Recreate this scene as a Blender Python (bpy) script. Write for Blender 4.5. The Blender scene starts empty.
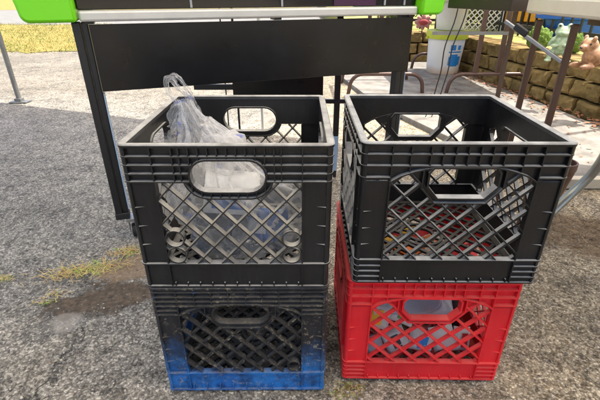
import bpy, bmesh, math, random
from math import sin, cos, pi, radians, atan2, hypot, sqrt
from mathutils import Vector, Matrix, noise
random.seed(7)
S = bpy.context.scene
COL = S.collection
PITCH = radians(27.1); F = 410.0; CH = 0.758

def at(px, py, Y):
    """point at forward distance Y seen at photo pixel (600x400)"""
    r = (px-300)/F; u = (200-py)/F
    h = cos(PITCH)+u*sin(PITCH); v = -sin(PITCH)+u*cos(PITCH)
    t = Y/h
    return Vector((r*t, Y, CH+v*t))
def gnd(px, py, z=0.0):
    r = (px-300)/F; u = (200-py)/F
    h = cos(PITCH)+u*sin(PITCH); v = -sin(PITCH)+u*cos(PITCH)
    t = (z-CH)/v
    return Vector((r*t, h*t, z))

# ------------------------------------------------------------------ materials
def nt(name):
    m = bpy.data.materials.new(name); m.use_nodes = True
    t = m.node_tree; b = t.nodes['Principled BSDF']
    return m, t, b
def N(t, kind, **kw):
    n = t.nodes.new(kind)
    for k, v in kw.items():
        if k in ('ins',):
            for a, c in v.items(): n.inputs[a].default_value = c
        else: setattr(n, k, v)
    return n
def L(t, a, b): t.links.new(a, b)
def ramp(t, fac, stops, interp='LINEAR'):
    r = N(t, 'ShaderNodeValToRGB'); r.color_ramp.interpolation = interp
    e = r.color_ramp.elements
    while len(e) < len(stops): e.new(0.5)
    for i, (p, c) in enumerate(stops):
        e[i].position = p; e[i].color = (*c, 1) if len(c) == 3 else c
    L(t, fac, r.inputs['Fac']); return r
def mixc(t, fac, a, b, mode='MIX'):
    m = N(t, 'ShaderNodeMix', data_type='RGBA', blend_type=mode)
    for s, v in (('Factor', fac),):
        if isinstance(v, (int, float)): m.inputs[0].default_value = v
        else: L(t, v, m.inputs[0])
    for i, v in ((6, a), (7, b)):
        if isinstance(v, tuple): m.inputs[i].default_value = (*v, 1) if len(v) == 3 else v
        else: L(t, v, m.inputs[i])
    return m.outputs[2]
def math_(t, op, a, b=None, clamp=False):
    m = N(t, 'ShaderNodeMath', operation=op); m.use_clamp = clamp
    for i, v in ((0, a), (1, b)):
        if v is None: continue
        if isinstance(v, (int, float)): m.inputs[i].default_value = v
        else: L(t, v, m.inputs[i])
    return m.outputs[0]
def noisef(t, scale, detail=4, rough=.55, vec=None, dist=0):
    n = N(t, 'ShaderNodeTexNoise'); n.inputs['Scale'].default_value = scale
    n.inputs['Detail'].default_value = detail; n.inputs['Roughness'].default_value = rough
    n.inputs['Distortion'].default_value = dist
    if vec is not None: L(t, vec, n.inputs['Vector'])
    return n
def objco(t):
    return N(t, 'ShaderNodeTexCoord').outputs['Object']
def bump(t, b, h, strength=.3, dist=.002):
    bp = N(t, 'ShaderNodeBump'); bp.inputs['Strength'].default_value = strength; bp.inputs['Distance'].default_value = dist
    L(t, h, bp.inputs['Height']); L(t, bp.outputs[0], b.inputs['Normal'])

def simple(name, col, rough=.5, metal=0.0, var=.15, scale=20, bmp=0.0, bdist=.001, col2=None, spec=.5):
    m, t, b = nt(name)
    co = objco(t); n = noisef(t, scale, 5, .6, co)
    c2 = col2 if col2 else tuple(c*(1-var*2) for c in col)
    r = ramp(t, n.outputs['Fac'], [(.3, c2), (.65, col)])
    L(t, r.outputs[0], b.inputs['Base Color'])
    n2 = noisef(t, scale*3.1, 3, .6, co)
    L(t, math_(t, 'ADD', math_(t, 'MULTIPLY', n2.outputs['Fac'], .25), rough-.12), b.inputs['Roughness'])
    b.inputs['Metallic'].default_value = metal
    b.inputs['Specular IOR Level'].default_value = spec
    if bmp: bump(t, b, n2.outputs['Fac'], bmp, bdist)
    return m

def crate_mat(name, col, dust_light=(.50, .45, .36), amt=.8, overall=.12, fade=None, rough=.42, top=None, dirt=.0):
    """moulded plastic; dust lies on upward faces, pale enough to paint ledges lit, scuffs anywhere"""
    m, t, b = nt(name)
    co = objco(t)
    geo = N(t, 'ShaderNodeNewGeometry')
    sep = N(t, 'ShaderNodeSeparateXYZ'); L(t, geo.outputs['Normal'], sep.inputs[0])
    n1 = noisef(t, 26, 6, .65, co); n2 = noisef(t, 140, 4, .7, co); n3 = noisef(t, 7, 3, .5, co)
    mp = N(t, 'ShaderNodeMapping'); mp.inputs['Scale'].default_value = (1, 1, .12); L(t, co, mp.inputs[0])
    st = noisef(t, 130, 3, .6, mp.outputs[0])
    base = col
    basec = ramp(t, n3.outputs['Fac'], [(.35, col), (.7, fade if fade else tuple(min(1, c*1.5+.004) for c in col))]).outputs[0]
    if top:
        colt, z0, z1 = top
        sp = N(t, 'ShaderNodeSeparateXYZ'); L(t, co, sp.inputs[0])
        zz = math_(t, 'ADD', sp.outputs[2], math_(t, 'MULTIPLY', math_(t, 'SUBTRACT', n1.outputs['Fac'], .5), .055))
        zz = math_(t, 'ADD', zz, math_(t, 'MULTIPLY', math_(t, 'SUBTRACT', n3.outputs['Fac'], .5), .12))
        zz = math_(t, 'ADD', zz, math_(t, 'MULTIPLY', math_(t, 'SUBTRACT', noisef(t, 75, 6, .8, co).outputs['Fac'], .5), .09))
        mr = N(t, 'ShaderNodeMapRange'); mr.inputs[1].default_value = z0; mr.inputs[2].default_value = z1
        L(t, zz, mr.inputs[0])
        grim = ramp(t, noisef(t, 34, 6, .75, co).outputs['Fac'], [(.38, (.30, .32, .36)), (.58, (1,)*3)]).outputs[0]
        basec = mixc(t, 1.0, basec, grim, 'MULTIPLY')
        worn = ramp(t, noisef(t, 48, 6, .8, co, .5).outputs['Fac'], [(.60, (0,)*3), (.68, (1,)*3)]).outputs[0]
        mrw = math_(t, 'MULTIPLY', mr.outputs[0], math_(t, 'SUBTRACT', 1.0, math_(t, 'MULTIPLY', worn, .45)))
        basec = mixc(t, mrw, basec, colt)
    up = math_(t, 'MULTIPLY', math_(t, 'MAXIMUM', sep.outputs[2], 0.0), amt)  # upward faces lightened: part dusty film, part painted light
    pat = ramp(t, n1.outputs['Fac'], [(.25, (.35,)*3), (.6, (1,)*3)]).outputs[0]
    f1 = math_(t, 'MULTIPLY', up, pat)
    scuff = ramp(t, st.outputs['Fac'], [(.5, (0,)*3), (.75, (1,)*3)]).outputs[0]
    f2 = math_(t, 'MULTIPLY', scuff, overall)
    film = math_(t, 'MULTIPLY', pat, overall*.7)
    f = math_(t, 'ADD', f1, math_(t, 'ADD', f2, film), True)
    c = mixc(t, f, basec, dust_light)
    if dirt > 0:
        sp = ramp(t, n2.outputs['Fac'], [((.56 if top else .62), (0,)*3), ((.63 if top else .68), (1,)*3)]).outputs[0]
        gate = ramp(t, n1.outputs['Fac'], [(.42, (0,)*3), (.56, (1,)*3)]).outputs[0]
        c = mixc(t, math_(t, 'MULTIPLY', math_(t, 'MULTIPLY', sp, gate), dirt), c, (.36, .29, .18))
    L(t, c, b.inputs['Base Color']); b.inputs['Specular IOR Level'].default_value = .36
    L(t, math_(t, 'ADD', math_(t, 'MULTIPLY', f, .4), math_(t, 'ADD', rough-.12, math_(t, 'MULTIPLY', n1.outputs['Fac'], .28)), True), b.inputs['Roughness'])
    bump(t, b, math_(t, 'ADD', n2.outputs['Fac'], math_(t, 'MULTIPLY', n1.outputs['Fac'], 1.5)), .25, .0012)
    return m

M = {}
M['black_a'] = crate_mat('dusty_black_plastic', (.005, .005, .0055), dust_light=(.44, .43, .40), amt=.85, overall=.016, rough=.33)
M['black_al'] = crate_mat('dusty_black_lattice', (.008, .008, .0085), dust_light=(.50, .465, .39), amt=1.1, overall=.03, rough=.4)
M['black_c'] = crate_mat('clean_black_plastic', (.004, .004, .0045), dust_light=(.42, .425, .42), amt=.85, overall=.010, rough=.34)
M['blue_b'] = crate_mat('blue_plastic_under_black_paint', (.006, .13, .42), dust_light=(.34, .31, .25), amt=.32, overall=.045,
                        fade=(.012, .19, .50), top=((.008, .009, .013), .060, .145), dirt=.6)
M['blue_lattice'] = crate_mat('black_painted_lattice', (.006, .13, .42), dust_light=(.34, .31, .25), amt=.25, overall=.03, fade=(.012, .19, .50), top=((.009, .010, .014), .005, .07), dirt=.8)
M['grimy_floor'] = crate_mat('grimy_black_floor', (.010, .010, .011), dust_light=(.26, .24, .21), amt=.16, overall=.02)
M['black_floor'] = crate_mat('plain_black_floor', (.010, .010, .012), dust_light=(.3, .27, .2), amt=.12, overall=.02)  # near-black floor of the blue crate
M['red_d'] = crate_mat('red_plastic', (.60, .007, .016), dust_light=(.70, .27, .21), amt=.32, overall=.04, fade=(.78, .012, .022), rough=.32, dirt=.22)

# ------------------------------------------------------------------ mesh helpers
class MB:
    def __init__(s): s.v = []; s.f = []
    def add(s, vs, fs):
        o = len(s.v); s.v += [tuple(v) for v in vs]; s.f += [tuple(i+o for i in f) for f in fs]
    def box(s, x0, x1, y0, y1, z0, z1, mat=None):
        vs = [Vector(p) for p in ((x0,y0,z0),(x1,y0,z0),(x1,y1,z0),(x0,y1,z0),(x0,y0,z1),(x1,y0,z1),(x1,y1,z1),(x0,y1,z1))]
        if mat: vs = [mat @ v for v in vs]
        s.add(vs, [(3,2,1,0),(4,5,6,7),(0,1,5,4),(1,2,6,5),(2,3,7,6),(3,0,4,7)])
    def bar(s, a, b, w, h, up=Vector((0,0,1))):
        a = Vector(a); b = Vector(b); d = (b-a)
        l = d.length; d.normalize()
        x = d.cross(up)
        if x.length < 1e-4: x = d.cross(Vector((0,1,0)))
        x.normalize(); u = x.cross(d)
        vs = []
        for p in (a, b):
            for i, j in ((-1,-1),(1,-1),(1,1),(-1,1)): vs.append(p+x*(w/2*i)+u*(h/2*j))
        s.add(vs, [(3,2,1,0),(4,5,6,7),(0,1,5,4),(1,2,6,5),(2,3,7,6),(3,0,4,7)])
    def tube(s, pts, r, n=10, cap=True):
        pts = [Vector(p) for p in pts]; rs = r if isinstance(r, (list, tuple)) else [r]*len(pts)
        o = len(s.v); prev = None
        for i, p in enumerate(pts):
            d = (pts[min(i+1, len(pts)-1)]-pts[max(i-1, 0)]).normalized()
            if prev is None:
                x = d.cross(Vector((0,0,1)))
                if x.length < .05: x = d.cross(Vector((0,1,0)))
            else: x = prev - d*prev.dot(d)
            x.normalize(); prev = x; y = d.cross(x)
            for k in range(n):
                a = 2*pi*k/n; s.v.append(tuple(p+(x*cos(a)+y*sin(a))*rs[i]))
        for i in range(len(pts)-1):
            for k in range(n):
                a = o+i*n+k; b = o+i*n+(k+1) % n
                s.f.append((a, b, b+n, a+n))
        if cap:
            s.f.append(tuple(o+k for k in reversed(range(n)))); e = o+(len(pts)-1)*n
            s.f.append(tuple(e+k for k in range(n)))
    def lathe(s, prof, n=24, mat=None, capb=True, capt=False):
        o = len(s.v)
        for r, z in prof:
            for k in range(n):
                a = 2*pi*k/n; p = Vector((r*cos(a), r*sin(a), z)); p = mat @ p if mat else p
                s.v.append(tuple(p))
        for i in range(len(prof)-1):
            for k in range(n):
                a = o+i*n+k; b = o+i*n+(k+1) % n
                s.f.append((a, b, b+n, a+n))
        if capb: s.f.append(tuple(o+k for k in reversed(range(n))))
        if capt: e = o+(len(prof)-1)*n; s.f.append(tuple(e+k for k in range(n)))
    def ell(s, c, r, rot=None, n=14, m=9):
        o = len(s.v); c = Vector(c)
        R = rot if rot else Matrix.Identity(3)
        for i in range(m+1):
            th = pi*i/m
            for k in range(n):
                ph = 2*pi*k/n
                p = Vector((r[0]*sin(th)*cos(ph), r[1]*sin(th)*sin(ph), r[2]*cos(th)))
                s.v.append(tuple(c+R @ p))
        for i in range(m):
            for k in range(n):
                a = o+i*n+k; b = o+i*n+(k+1) % n
                s.f.append((a, a+n, b+n, b))
    def prism(s, poly, fn, d0, d1):
        """poly in 2D, fn(u,v,d)->point, extruded d0..d1 (convex or simple)"""
        n = len(poly)
        vs = [fn(u, v, d0) for u, v in poly]+[fn(u, v, d1) for u, v in poly]
        fs = [tuple(range(n)), tuple(reversed(range(n, 2*n)))]
        for i in range(n):
            j = (i+1) % n; fs.append((i, i+n, j+n, j))
        s.add(vs, fs)
    def curve_sheet(s, loops, fn, d0, d1):
        """filled 2D region with holes"""
        cu = bpy.data.curves.new('tmp', 'CURVE'); cu.dimensions = '2D'; cu.fill_mode = 'BOTH'; cu.extrude = .5
        for lp in loops:
            sp = cu.splines.new('POLY'); sp.points.add(len(lp)-1); sp.use_cyclic_u = True
            for i, (u, v) in enumerate(lp): sp.points[i].co = (u, v, 0, 1)
        ob = bpy.data.objects.new('tmp', cu); COL.objects.link(ob)
        dg = bpy.context.evaluated_depsgraph_get()
        me = bpy.data.meshes.new_from_object(ob.evaluated_get(dg))
        vs = [fn(v.co.x, v.co.y, d0 if v.co.z > 0 else d1) for v in me.vertices]
        fs = [tuple(p.vertices) for p in me.polygons]
        s.add(vs, fs)
        bpy.data.objects.remove(ob); bpy.data.curves.remove(cu); bpy.data.meshes.remove(me)
    def mesh(s, name, mat, smooth=False, fixn=False):
        me = bpy.data.meshes.new(name); me.from_pydata(s.v, [], s.f)
        if fixn:
            bm = bmesh.new(); bm.from_mesh(me); bmesh.ops.remove_doubles(bm, verts=bm.verts, dist=1e-5)
            bmesh.ops.recalc_face_normals(bm, faces=bm.faces); bm.to_mesh(me); bm.free()
        if smooth: me.polygons.foreach_set('use_smooth', [True]*len(me.polygons))
        me.materials.append(M[mat] if isinstance(mat, str) else mat)
        me.update(); return me
    def build(s, name, mat, parent=None, smooth=False, fixn=True, bevel=0, autos=None):
        o = bpy.data.objects.new(name, s.mesh(name, mat, smooth, fixn)); COL.objects.link(o)
        if parent: o.parent = parent
        if bevel:
            md = o.modifiers.new('bevel', 'BEVEL'); md.width = bevel; md.segments = 2; md.limit_method = 'ANGLE'; md.angle_limit = radians(40)
        if autos:
            md = o.modifiers.new('ws', 'WEIGHTED_NORMAL') if False else None
        return o
def tag(o, label=None, cat=None, group=None, kind=None):
    if label: o['label'] = label
    if cat: o['category'] = cat
    if group: o['group'] = group
    if kind: o['kind'] = kind
    return o
def empty(name, loc=(0,0,0), rz=0, **kw):
    o = bpy.data.objects.new(name, None); COL.objects.link(o); o.location = loc; o.rotation_euler = (0, 0, rz)
    o.empty_display_size = .05
    return tag(o, **kw)
def sm(o, ang=40):
    me = o.data
    me.polygons.foreach_set('use_smooth', [True]*len(me.polygons))
    bm = bmesh.new(); bm.from_mesh(me)
    for e in bm.edges:
        e.smooth = not (len(e.link_faces) == 2 and e.calc_face_angle(0) > radians(ang))
    bm.to_mesh(me); bm.free(); return o

# ------------------------------------------------------------------ world, sun, camera
w = bpy.data.worlds.new('World'); S.world = w; w.use_nodes = True
t = w.node_tree; bg = t.nodes['Background']
sky = t.nodes.new('ShaderNodeTexSky'); sky.sky_type = 'NISHITA'; sky.sun_disc = False
SUN = Vector((.80, .30, 1.75)).normalized()
sky.sun_elevation = math.asin(SUN.z); sky.sun_rotation = atan2(SUN.x, SUN.y)
sky.air_density = .8; sky.dust_density = 4.0; sky.ozone_density = .6
t.links.new(sky.outputs[0], bg.inputs[0]); bg.inputs[1].default_value = .15
sl = bpy.data.lights.new('sun', 'SUN'); sl.energy = 3.3; sl.angle = radians(.5); sl.color = (1, .95, .86)
so = bpy.data.objects.new('sun', sl); COL.objects.link(so); so.rotation_euler = SUN.to_track_quat('Z', 'Y').to_euler(); so.location = (3, 3, 8)
cam = bpy.data.cameras.new('camera'); co_ = bpy.data.objects.new('camera', cam); COL.objects.link(co_)
co_.location = (0, 0, CH); co_.rotation_euler = (radians(90)-PITCH, 0, 0)
cam.sensor_width = 36; cam.lens = F/600*36; cam.clip_start = .02; cam.clip_end = 600
S.camera = co_
S.view_settings.view_transform = 'Standard'; S.view_settings.look = 'None'; S.view_settings.gamma = 1
S.view_settings.exposure = 1.6
S.render.engine = 'CYCLES'

# ------------------------------------------------------------------ ground
def ground_material():
    m, t, b = nt('weathered_asphalt')
    co = objco(t)
    sp = N(t, 'ShaderNodeSeparateXYZ'); L(t, co, sp.inputs[0])
    nl = noisef(t, 1.6, 5, .6, co); nm = noisef(t, 9, 5, .65, co); nf = noisef(t, 60, 4, .7, co); nff = noisef(t, 420, 3, .7, co)
    wob = N(t, 'ShaderNodeVectorMath', operation='MULTIPLY_ADD')
    L(t, nf.outputs['Color'], wob.inputs[0]); wob.inputs[1].default_value = (.010,)*3; L(t, co, wob.inputs[2])
    v1 = N(t, 'ShaderNodeTexVoronoi'); v1.inputs['Scale'].default_value = 210; L(t, wob.outputs[0], v1.inputs['Vector'])
    v2 = N(t, 'ShaderNodeTexVoronoi'); v2.inputs['Scale'].default_value = 95; L(t, wob.outputs[0], v2.inputs['Vector'])
    s1 = N(t, 'ShaderNodeSeparateColor'); L(t, v1.outputs['Color'], s1.inputs[0])
    s2 = N(t, 'ShaderNodeSeparateColor'); L(t, v2.outputs['Color'], s2.inputs[0])
    # aggregate stones: grey side and tan side of the lot
    grey = ramp(t, s1.outputs[0], [(0, (.155, .143, .125)), (.35, (.285, .268, .238)), (.7, (.385, .362, .318)), (1, (.60, .56, .48))]).outputs[0]
    tan = ramp(t, s1.outputs[0], [(0, (.20, .150, .092)), (.35, (.39, .315, .21)), (.7, (.54, .455, .315)), (1, (.78, .68, .50))]).outputs[0]
    xr = N(t, 'ShaderNodeMapRange'); xr.inputs[1].default_value = -.45; xr.inputs[2].default_value = .50
    L(t, math_(t, 'ADD', sp.outputs[0], math_(t, 'MULTIPLY', math_(t, 'SUBTRACT', nl.outputs['Fac'], .5), 1.2)), xr.inputs[0])
    yr = N(t, 'ShaderNodeMapRange'); yr.inputs[1].default_value = 2.6; yr.inputs[2].default_value = 3.6; L(t, sp.outputs[1], yr.inputs[0])
    nr = N(t, 'ShaderNodeMapRange'); nr.inputs[1].default_value = .85; nr.inputs[2].default_value = .55; nr.inputs[4].default_value = .3; L(t, sp.outputs[1], nr.inputs[0])
    c = mixc(t, math_(t, 'MAXIMUM', math_(t, 'MAXIMUM', xr.outputs[0], math_(t, 'MULTIPLY', yr.outputs[0], .35)), nr.outputs[0]), grey, tan)
    big = ramp(t, s2.outputs[1], [(.0, (.55,)*3), (.5, (.98,)*3), (1, (1.30,)*3)]).outputs[0]
    c = mixc(t, .75, c, big, 'MULTIPLY')
    c = mixc(t, yr.outputs[0], c, (.74, .74, .74), 'MULTIPLY')  # sunlit far ground darkened in colour to temper the sun's brightness
    # binder showing between the stones
    edge = ramp(t, v1.outputs['Distance'], [(.30, (1,)*3), (.62, (.55,)*3)]).outputs[0]
    c = mixc(t, .8, c, edge, 'MULTIPLY')
    patch = ramp(t, nm.outputs['Fac'], [(.30, (.52, .52, .52)), (.45, (.95,)*3), (.68, (1.22, 1.2, 1.15))]).outputs[0]
    c = mixc(t, .85, c, patch, 'MULTIPLY')
    pl = ramp(t, nl.outputs['Fac'], [(.35, (.72,)*3), (.62, (1.15,)*3)]).outputs[0]
    c = mixc(t, .8, c, pl, 'MULTIPLY')
    # bits of dry straw-coloured litter and orange lichen
    lt = ramp(t, noisef(t, 33, 5, .75, co, 1.0).outputs['Fac'], [(.66, (0,)*3), (.72, (1,)*3)]).outputs[0]
    c = mixc(t, math_(t, 'MULTIPLY', lt, .45), c, (.36, .23, .11))
    st_ = ramp(t, noisef(t, 21, 6, .8, co, .8).outputs['Fac'], [(.36, (.38,)*3), (.47, (1,)*3)]).outputs[0]
    c = mixc(t, .8, c, st_, 'MULTIPLY')
    nmf = noisef(t, 17, 7, .72, co)
    def blob(cx, cy, rx, ry, ang, amp=.35, nz=nm):
        dx = math_(t, 'SUBTRACT', sp.outputs[0], cx); dy = math_(t, 'SUBTRACT', sp.outputs[1], cy)
        ca, sa = cos(ang), sin(ang)
        a = math_(t, 'DIVIDE', math_(t, 'ADD', math_(t, 'MULTIPLY', dx, ca), math_(t, 'MULTIPLY', dy, sa)), rx)
        bb = math_(t, 'DIVIDE', math_(t, 'SUBTRACT', math_(t, 'MULTIPLY', dy, ca), math_(t, 'MULTIPLY', dx, sa)), ry)
        d = math_(t, 'SQRT', math_(t, 'ADD', math_(t, 'MULTIPLY', a, a), math_(t, 'MULTIPLY', bb, bb)))
        d = math_(t, 'ADD', d, math_(t, 'MULTIPLY', math_(t, 'SUBTRACT', nz.outputs['Fac'], .5), amp*3.2))
        return ramp(t, d, [(.72, (1,)*3), (1.05, (0,)*3)]).outputs[0]
    g = gnd(108, 296); soil = blob(g.x, g.y, .17, .075, .35, .85, nmf)
    soilc = ramp(t, nf.outputs['Fac'], [(.3, (.035, .026, .018)), (.5, (.085, .062, .042)), (.7, (.17, .125, .085))]).outputs[0]
    c = mixc(t, math_(t, 'MULTIPLY', soil, .93), c, soilc)
    g = gnd(133, 268); soil2 = blob(g.x, g.y, .12, .07, .1, .3)
    c = mixc(t, math_(t, 'MULTIPLY', soil2, .75), c, (.26, .18, .11))
    g = gnd(66, 322); sm_ = blob(g.x, g.y, .050, .045, .2, .75, nmf)
    smc = ramp(t, nff.outputs['Fac'], [(.3, (.24, .22, .195)), (.7, (.33, .305, .27))]).outputs[0]
    c = mixc(t, math_(t, 'MULTIPLY', sm_, .55), c, smc)
    g = gnd(592, 236); mul = blob(g.x, g.y, .22, .17, -.4, .4)
    mc = ramp(t, nf.outputs['Fac'], [(.3, (.07, .042, .022)), (.7, (.30, .20, .10))]).outputs[0]
    c = mixc(t, math_(t, 'MULTIPLY', mul, .7), c, mc)
    g = gnd(348, 385); mo = blob(g.x, g.y, .04, .05, 0, .4)
    c = mixc(t, math_(t, 'MULTIPLY', math_(t, 'MULTIPLY', mo, .6), ramp(t, nf.outputs['Fac'], [(.45, (0,)*3), (.55, (1,)*3)]).outputs[0]), c, (.22, .17, .03))
    # crack
    g = gnd(58, 365)
    ck = math_(t, 'ABSOLUTE', math_(t, 'SUBTRACT', math_(t, 'SUBTRACT', sp.outputs[0], g.x), math_(t, 'MULTIPLY', math_(t, 'SUBTRACT', nm.outputs['Fac'], .5), .25)))
    ckm = math_(t, 'MULTIPLY', ramp(t, ck, [(.001, (1,)*3), (.006, (0,)*3)]).outputs[0],
                ramp(t, math_(t, 'ABSOLUTE', math_(t, 'SUBTRACT', sp.outputs[1], g.y)), [(.10, (1,)*3), (.14, (0,)*3)]).outputs[0])
    c = mixc(t, math_(t, 'MULTIPLY', ckm, .7), c, (.03, .028, .025))
    L(t, c, b.inputs['Base Color'])
    b.inputs['Roughness'].default_value = .9; b.inputs['Specular IOR Level'].default_value = .25
    smooth = math_(t, 'SUBTRACT', 1.0, math_(t, 'MULTIPLY', math_(t, 'ADD', soil, sm_, True), .7))
    h = math_(t, 'SUBTRACT', 1.0, v1.outputs['Distance'])
    h = math_(t, 'ADD', math_(t, 'MULTIPLY', h, .8), math_(t, 'ADD', math_(t, 'MULTIPLY', s1.outputs[0], .7), math_(t, 'MULTIPLY', nff.outputs['Fac'], .5)))
    h = math_(t, 'ADD', h, math_(t, 'MULTIPLY', s2.outputs[1], .8))
    h = math_(t, 'SUBTRACT', h, math_(t, 'MULTIPLY', ckm, 2.0))
    bump(t, b, math_(t, 'MULTIPLY', h, smooth), .85, .0035)
    return m
M['ground'] = ground_material()
def axis(a, b, step, far, k=1.22):
    xs = []; x = a
    while x <= b: xs.append(x); x += step
    s = step; x = xs[-1]
    while x < far: s *= k; x += s; xs.append(x)
    s = step; x = xs[0]; lo = []
    while x > -far: s *= k; x -= s; lo.append(x)
    return lo[::-1]+xs
xs = axis(-1.5, 1.7, .010, 260); ys = axis(.25, 2.3, .010, 260)
g = MB()
for y in ys:
    for x in xs:
        d = hypot(x, y-1)
        z = 0
        if d < 6:
            z = (noise.noise(Vector((x*14, y*14, 0)))*.0022+noise.noise(Vector((x*45, y*45, 3)))*.0016+noise.noise(Vector((x*3, y*3, 8)))*.003)*max(0, 1-d/6)-.003
        g.v.append((x, y, z))
nx = len(xs)
for j in range(len(ys)-1):
    for i in range(nx-1):
        a = j*nx+i; g.f.append((a, a+1, a+nx+1, a+nx))
o = g.build('ground', 'ground', fixn=False, smooth=True); tag(o, kind='structure')

# loose stone chips
M['chips'] = None
m, t, b = nt('stone_chips'); co = objco(t)
v = N(t, 'ShaderNodeTexVoronoi'); v.inputs['Scale'].default_value = 60; L(t, co, v.inputs['Vector'])
s_ = N(t, 'ShaderNodeSeparateColor'); L(t, v.outputs['Color'], s_.inputs[0])
L(t, ramp(t, s_.outputs[0], [(0, (.11, .10, .09)), (.4, (.32, .28, .235)), (.75, (.48, .42, .33)), (1, (.68, .61, .50))]).outputs[0], b.inputs['Base Color']); b.inputs['Roughness'].default_value = .9
M['chips'] = m
rng = random.Random(3)
g = MB()
for i in range(9000):
    y = .33+2.2*rng.random()**1.6; x = (rng.random()*2-1)*(.55+y*.85)
    if rng.random() > .6+.4*(x > .2): continue
    r = .0011+.0026*rng.random()**2.2
    ct = Vector((x, y, r*.35)); q = Matrix.Rotation(rng.random()*6.28, 3, Vector((rng.random(), rng.random(), rng.random()+.1)).normalized())
    vs = []
    for p in ((1,0,0),(-1,0,0),(0,1,0),(0,-1,0),(0,0,1),(0,0,-1)):
        vs.append(ct+q @ (Vector(p)*r*(.7+.6*rng.random())))
    g.add(vs, [(0,2,4),(2,1,4),(1,3,4),(3,0,4),(2,0,5),(1,2,5),(3,1,5),(0,3,5)])
tag(g.build('gravel', 'chips', fixn=False), 'small loose stone chips scattered over the old asphalt', 'gravel', kind='stuff')

# far lot: sunlit grass strip, pale lane, grass beyond
M['soilgrass'] = simple('dry_lawn_soil', (.30, .215, .075), .9, var=.2, scale=3.5, col2=(.12, .14, .035), spec=.1)
M['lane'] = simple('pale_gravel_lane', (.20, .195, .18), .9, var=.12, scale=4, spec=.1)
M['paleground'] = simple('sun_bleached_gravel', (.46, .42, .36), .9, var=.12, scale=7, col2=(.30, .27, .22), bmp=.4, bdist=.01, spec=.1)
def strip(name, pts0, pts1, z, mat, kind='structure'):
    g = MB(); n = len(pts0)
    g.add([(x, y, z) for x, y in pts0]+[(x, y, z) for x, y in pts1], [(i, i+1, n+i+1, n+i) for i in range(n-1)])
    return tag(g.build(name, mat), kind=kind)
def wav(y, amp, seed, x0=-60, x1=60, n=240):
    return [(x0+(x1-x0)*i/n, y+amp*noise.noise(Vector(((x0+(x1-x0)*i/n)*.9, seed, 0)))+amp*.5*noise.noise(Vector(((x0+(x1-x0)*i/n)*3.1, seed, 5)))) for i in range(n+1)]
XL = -90
a0 = wav(6.0, .45, 1, -60, .6); a1 = wav(10.9, .3, 2, -60, .6)
strip('grass_verge', a0, a1, .005, 'soilgrass')
strip('gravel_lane', a1, wav(19.3, .4, 3, -60, .6), .008, 'lane')
strip('far_lawn', wav(19.3, .4, 3, -60, .6), [(x, 120) for x, y in a0], .012, 'soilgrass')
M['blade'] = simple('dry_grass_blades', (.34, .26, .07), .8, scale=1.9, col2=(.13, .16, .03), spec=.2)
rng = random.Random(5)
g = MB()
for i in range(42000):
    y = 5.6+5.6*rng.random()**1.3; x = -9.5+8.3*rng.random()
    if x < -y*.88 or x > -y*.42: continue
    e = 6.0+.45*noise.noise(Vector((x*.9, 1, 0)))
    if y < e-.25*rng.random(): continue
    h = .012+.045*rng.random()**2; a = rng.random()*6.28; wd = .005
    lx, ly = (rng.random()-.5)*.08, (rng.random()-.5)*.08
    g.add([(x-cos(a)*wd, y-sin(a)*wd, .01), (x+cos(a)*wd, y+sin(a)*wd, .01), (x+lx, y+ly, h)], [(0,1,2)])
tag(g.build('grass_blades', 'blade', fixn=False), 'dry yellow-green grass on the verge by the pale lane', 'grass', kind='stuff')

# ------------------------------------------------------------------ crates
W = .1655; H = .277; CR = .0105
def wallpt(u, v, d): return Vector((u, -W+d, v))
def arc(cx, cy, r, a0, a1, n):
    return [(cx+r*cos(radians(a0+(a1-a0)*i/n)), cy+r*sin(radians(a0+(a1-a0)*i/n))) for i in range(n+1)]
def stadium(L_, vc, r, n=10):
    return arc(L_, vc, r, -90, 90, n)+arc(-L_, vc, r, 90, 270, n)
def octo(hw, hwb, vt, vb, cut):
    return [(-hwb, vb), (hwb, vb), (hw, vb+cut), (hw, vt-.008), (hw-.006, vt), (-hw+.006, vt), (-hw, vt-.008), (-hw, vb+cut)]
def inpoly(p, poly):
    x, y = p; c = False; j = len(poly)-1
    for i in range(len(poly)):
        xi, yi = poly[i]; xj, yj = poly[j]
        if (yi > y) != (yj > y) and x < (xj-xi)*(y-yi)/(yj-yi)+xi: c = not c
        j = i
    return c
def segs(p0, p1, inside, n=240):
    out = []; st = None
    for i in range(n+1):
        f = i/n; p = (p0[0]+(p1[0]-p0[0])*f, p0[1]+(p1[1]-p0[1])*f)
        if inside(p):
            if st is None: st = p
            last = p
        elif st is not None:
            out.append((st, last)); st = None
    if st is not None: out.append((st, last))
    return [s for s in out if hypot(s[1][0]-s[0][0], s[1][1]-s[0][1]) > .004]
def rib(mb, p0, p1, th, d0, d1):
    dx, dy = p1[0]-p0[0], p1[1]-p0[1]; l = hypot(dx, dy); nx_, ny_ = -dy/l*th/2, dx/l*th/2
    mb.prism([(p0[0]-nx_, p0[1]-ny_), (p1[0]-nx_, p1[1]-ny_), (p1[0]+nx_, p1[1]+ny_), (p0[0]+nx_, p0[1]+ny_)], wallpt, d0, d1)
def scale_poly(poly, c, k):
    return [(c[0]+(x-c[0])*k, c[1]+(y-c[1])*k) for x, y in poly]
def offset(poly, d):
    n = len(poly); out = []
    for i in range(n):
        p0 = Vector(poly[i-1]); p1 = Vector(poly[i]); p2 = Vector(poly[(i+1) % n])
        e1 = (p1-p0).normalized(); e2 = (p2-p1).normalized()
        n1 = Vector((e1.y, -e1.x)); n2 = Vector((e2.y, -e2.x))
        b = (n1+n2)
        b = b/(max(.25, b.dot(b)/2)) if b.length > 1e-6 else n1
        # mitre
        out.append((p1.x+b.x*d*1.0, p1.y+b.y*d*1.0))
    return out

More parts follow.
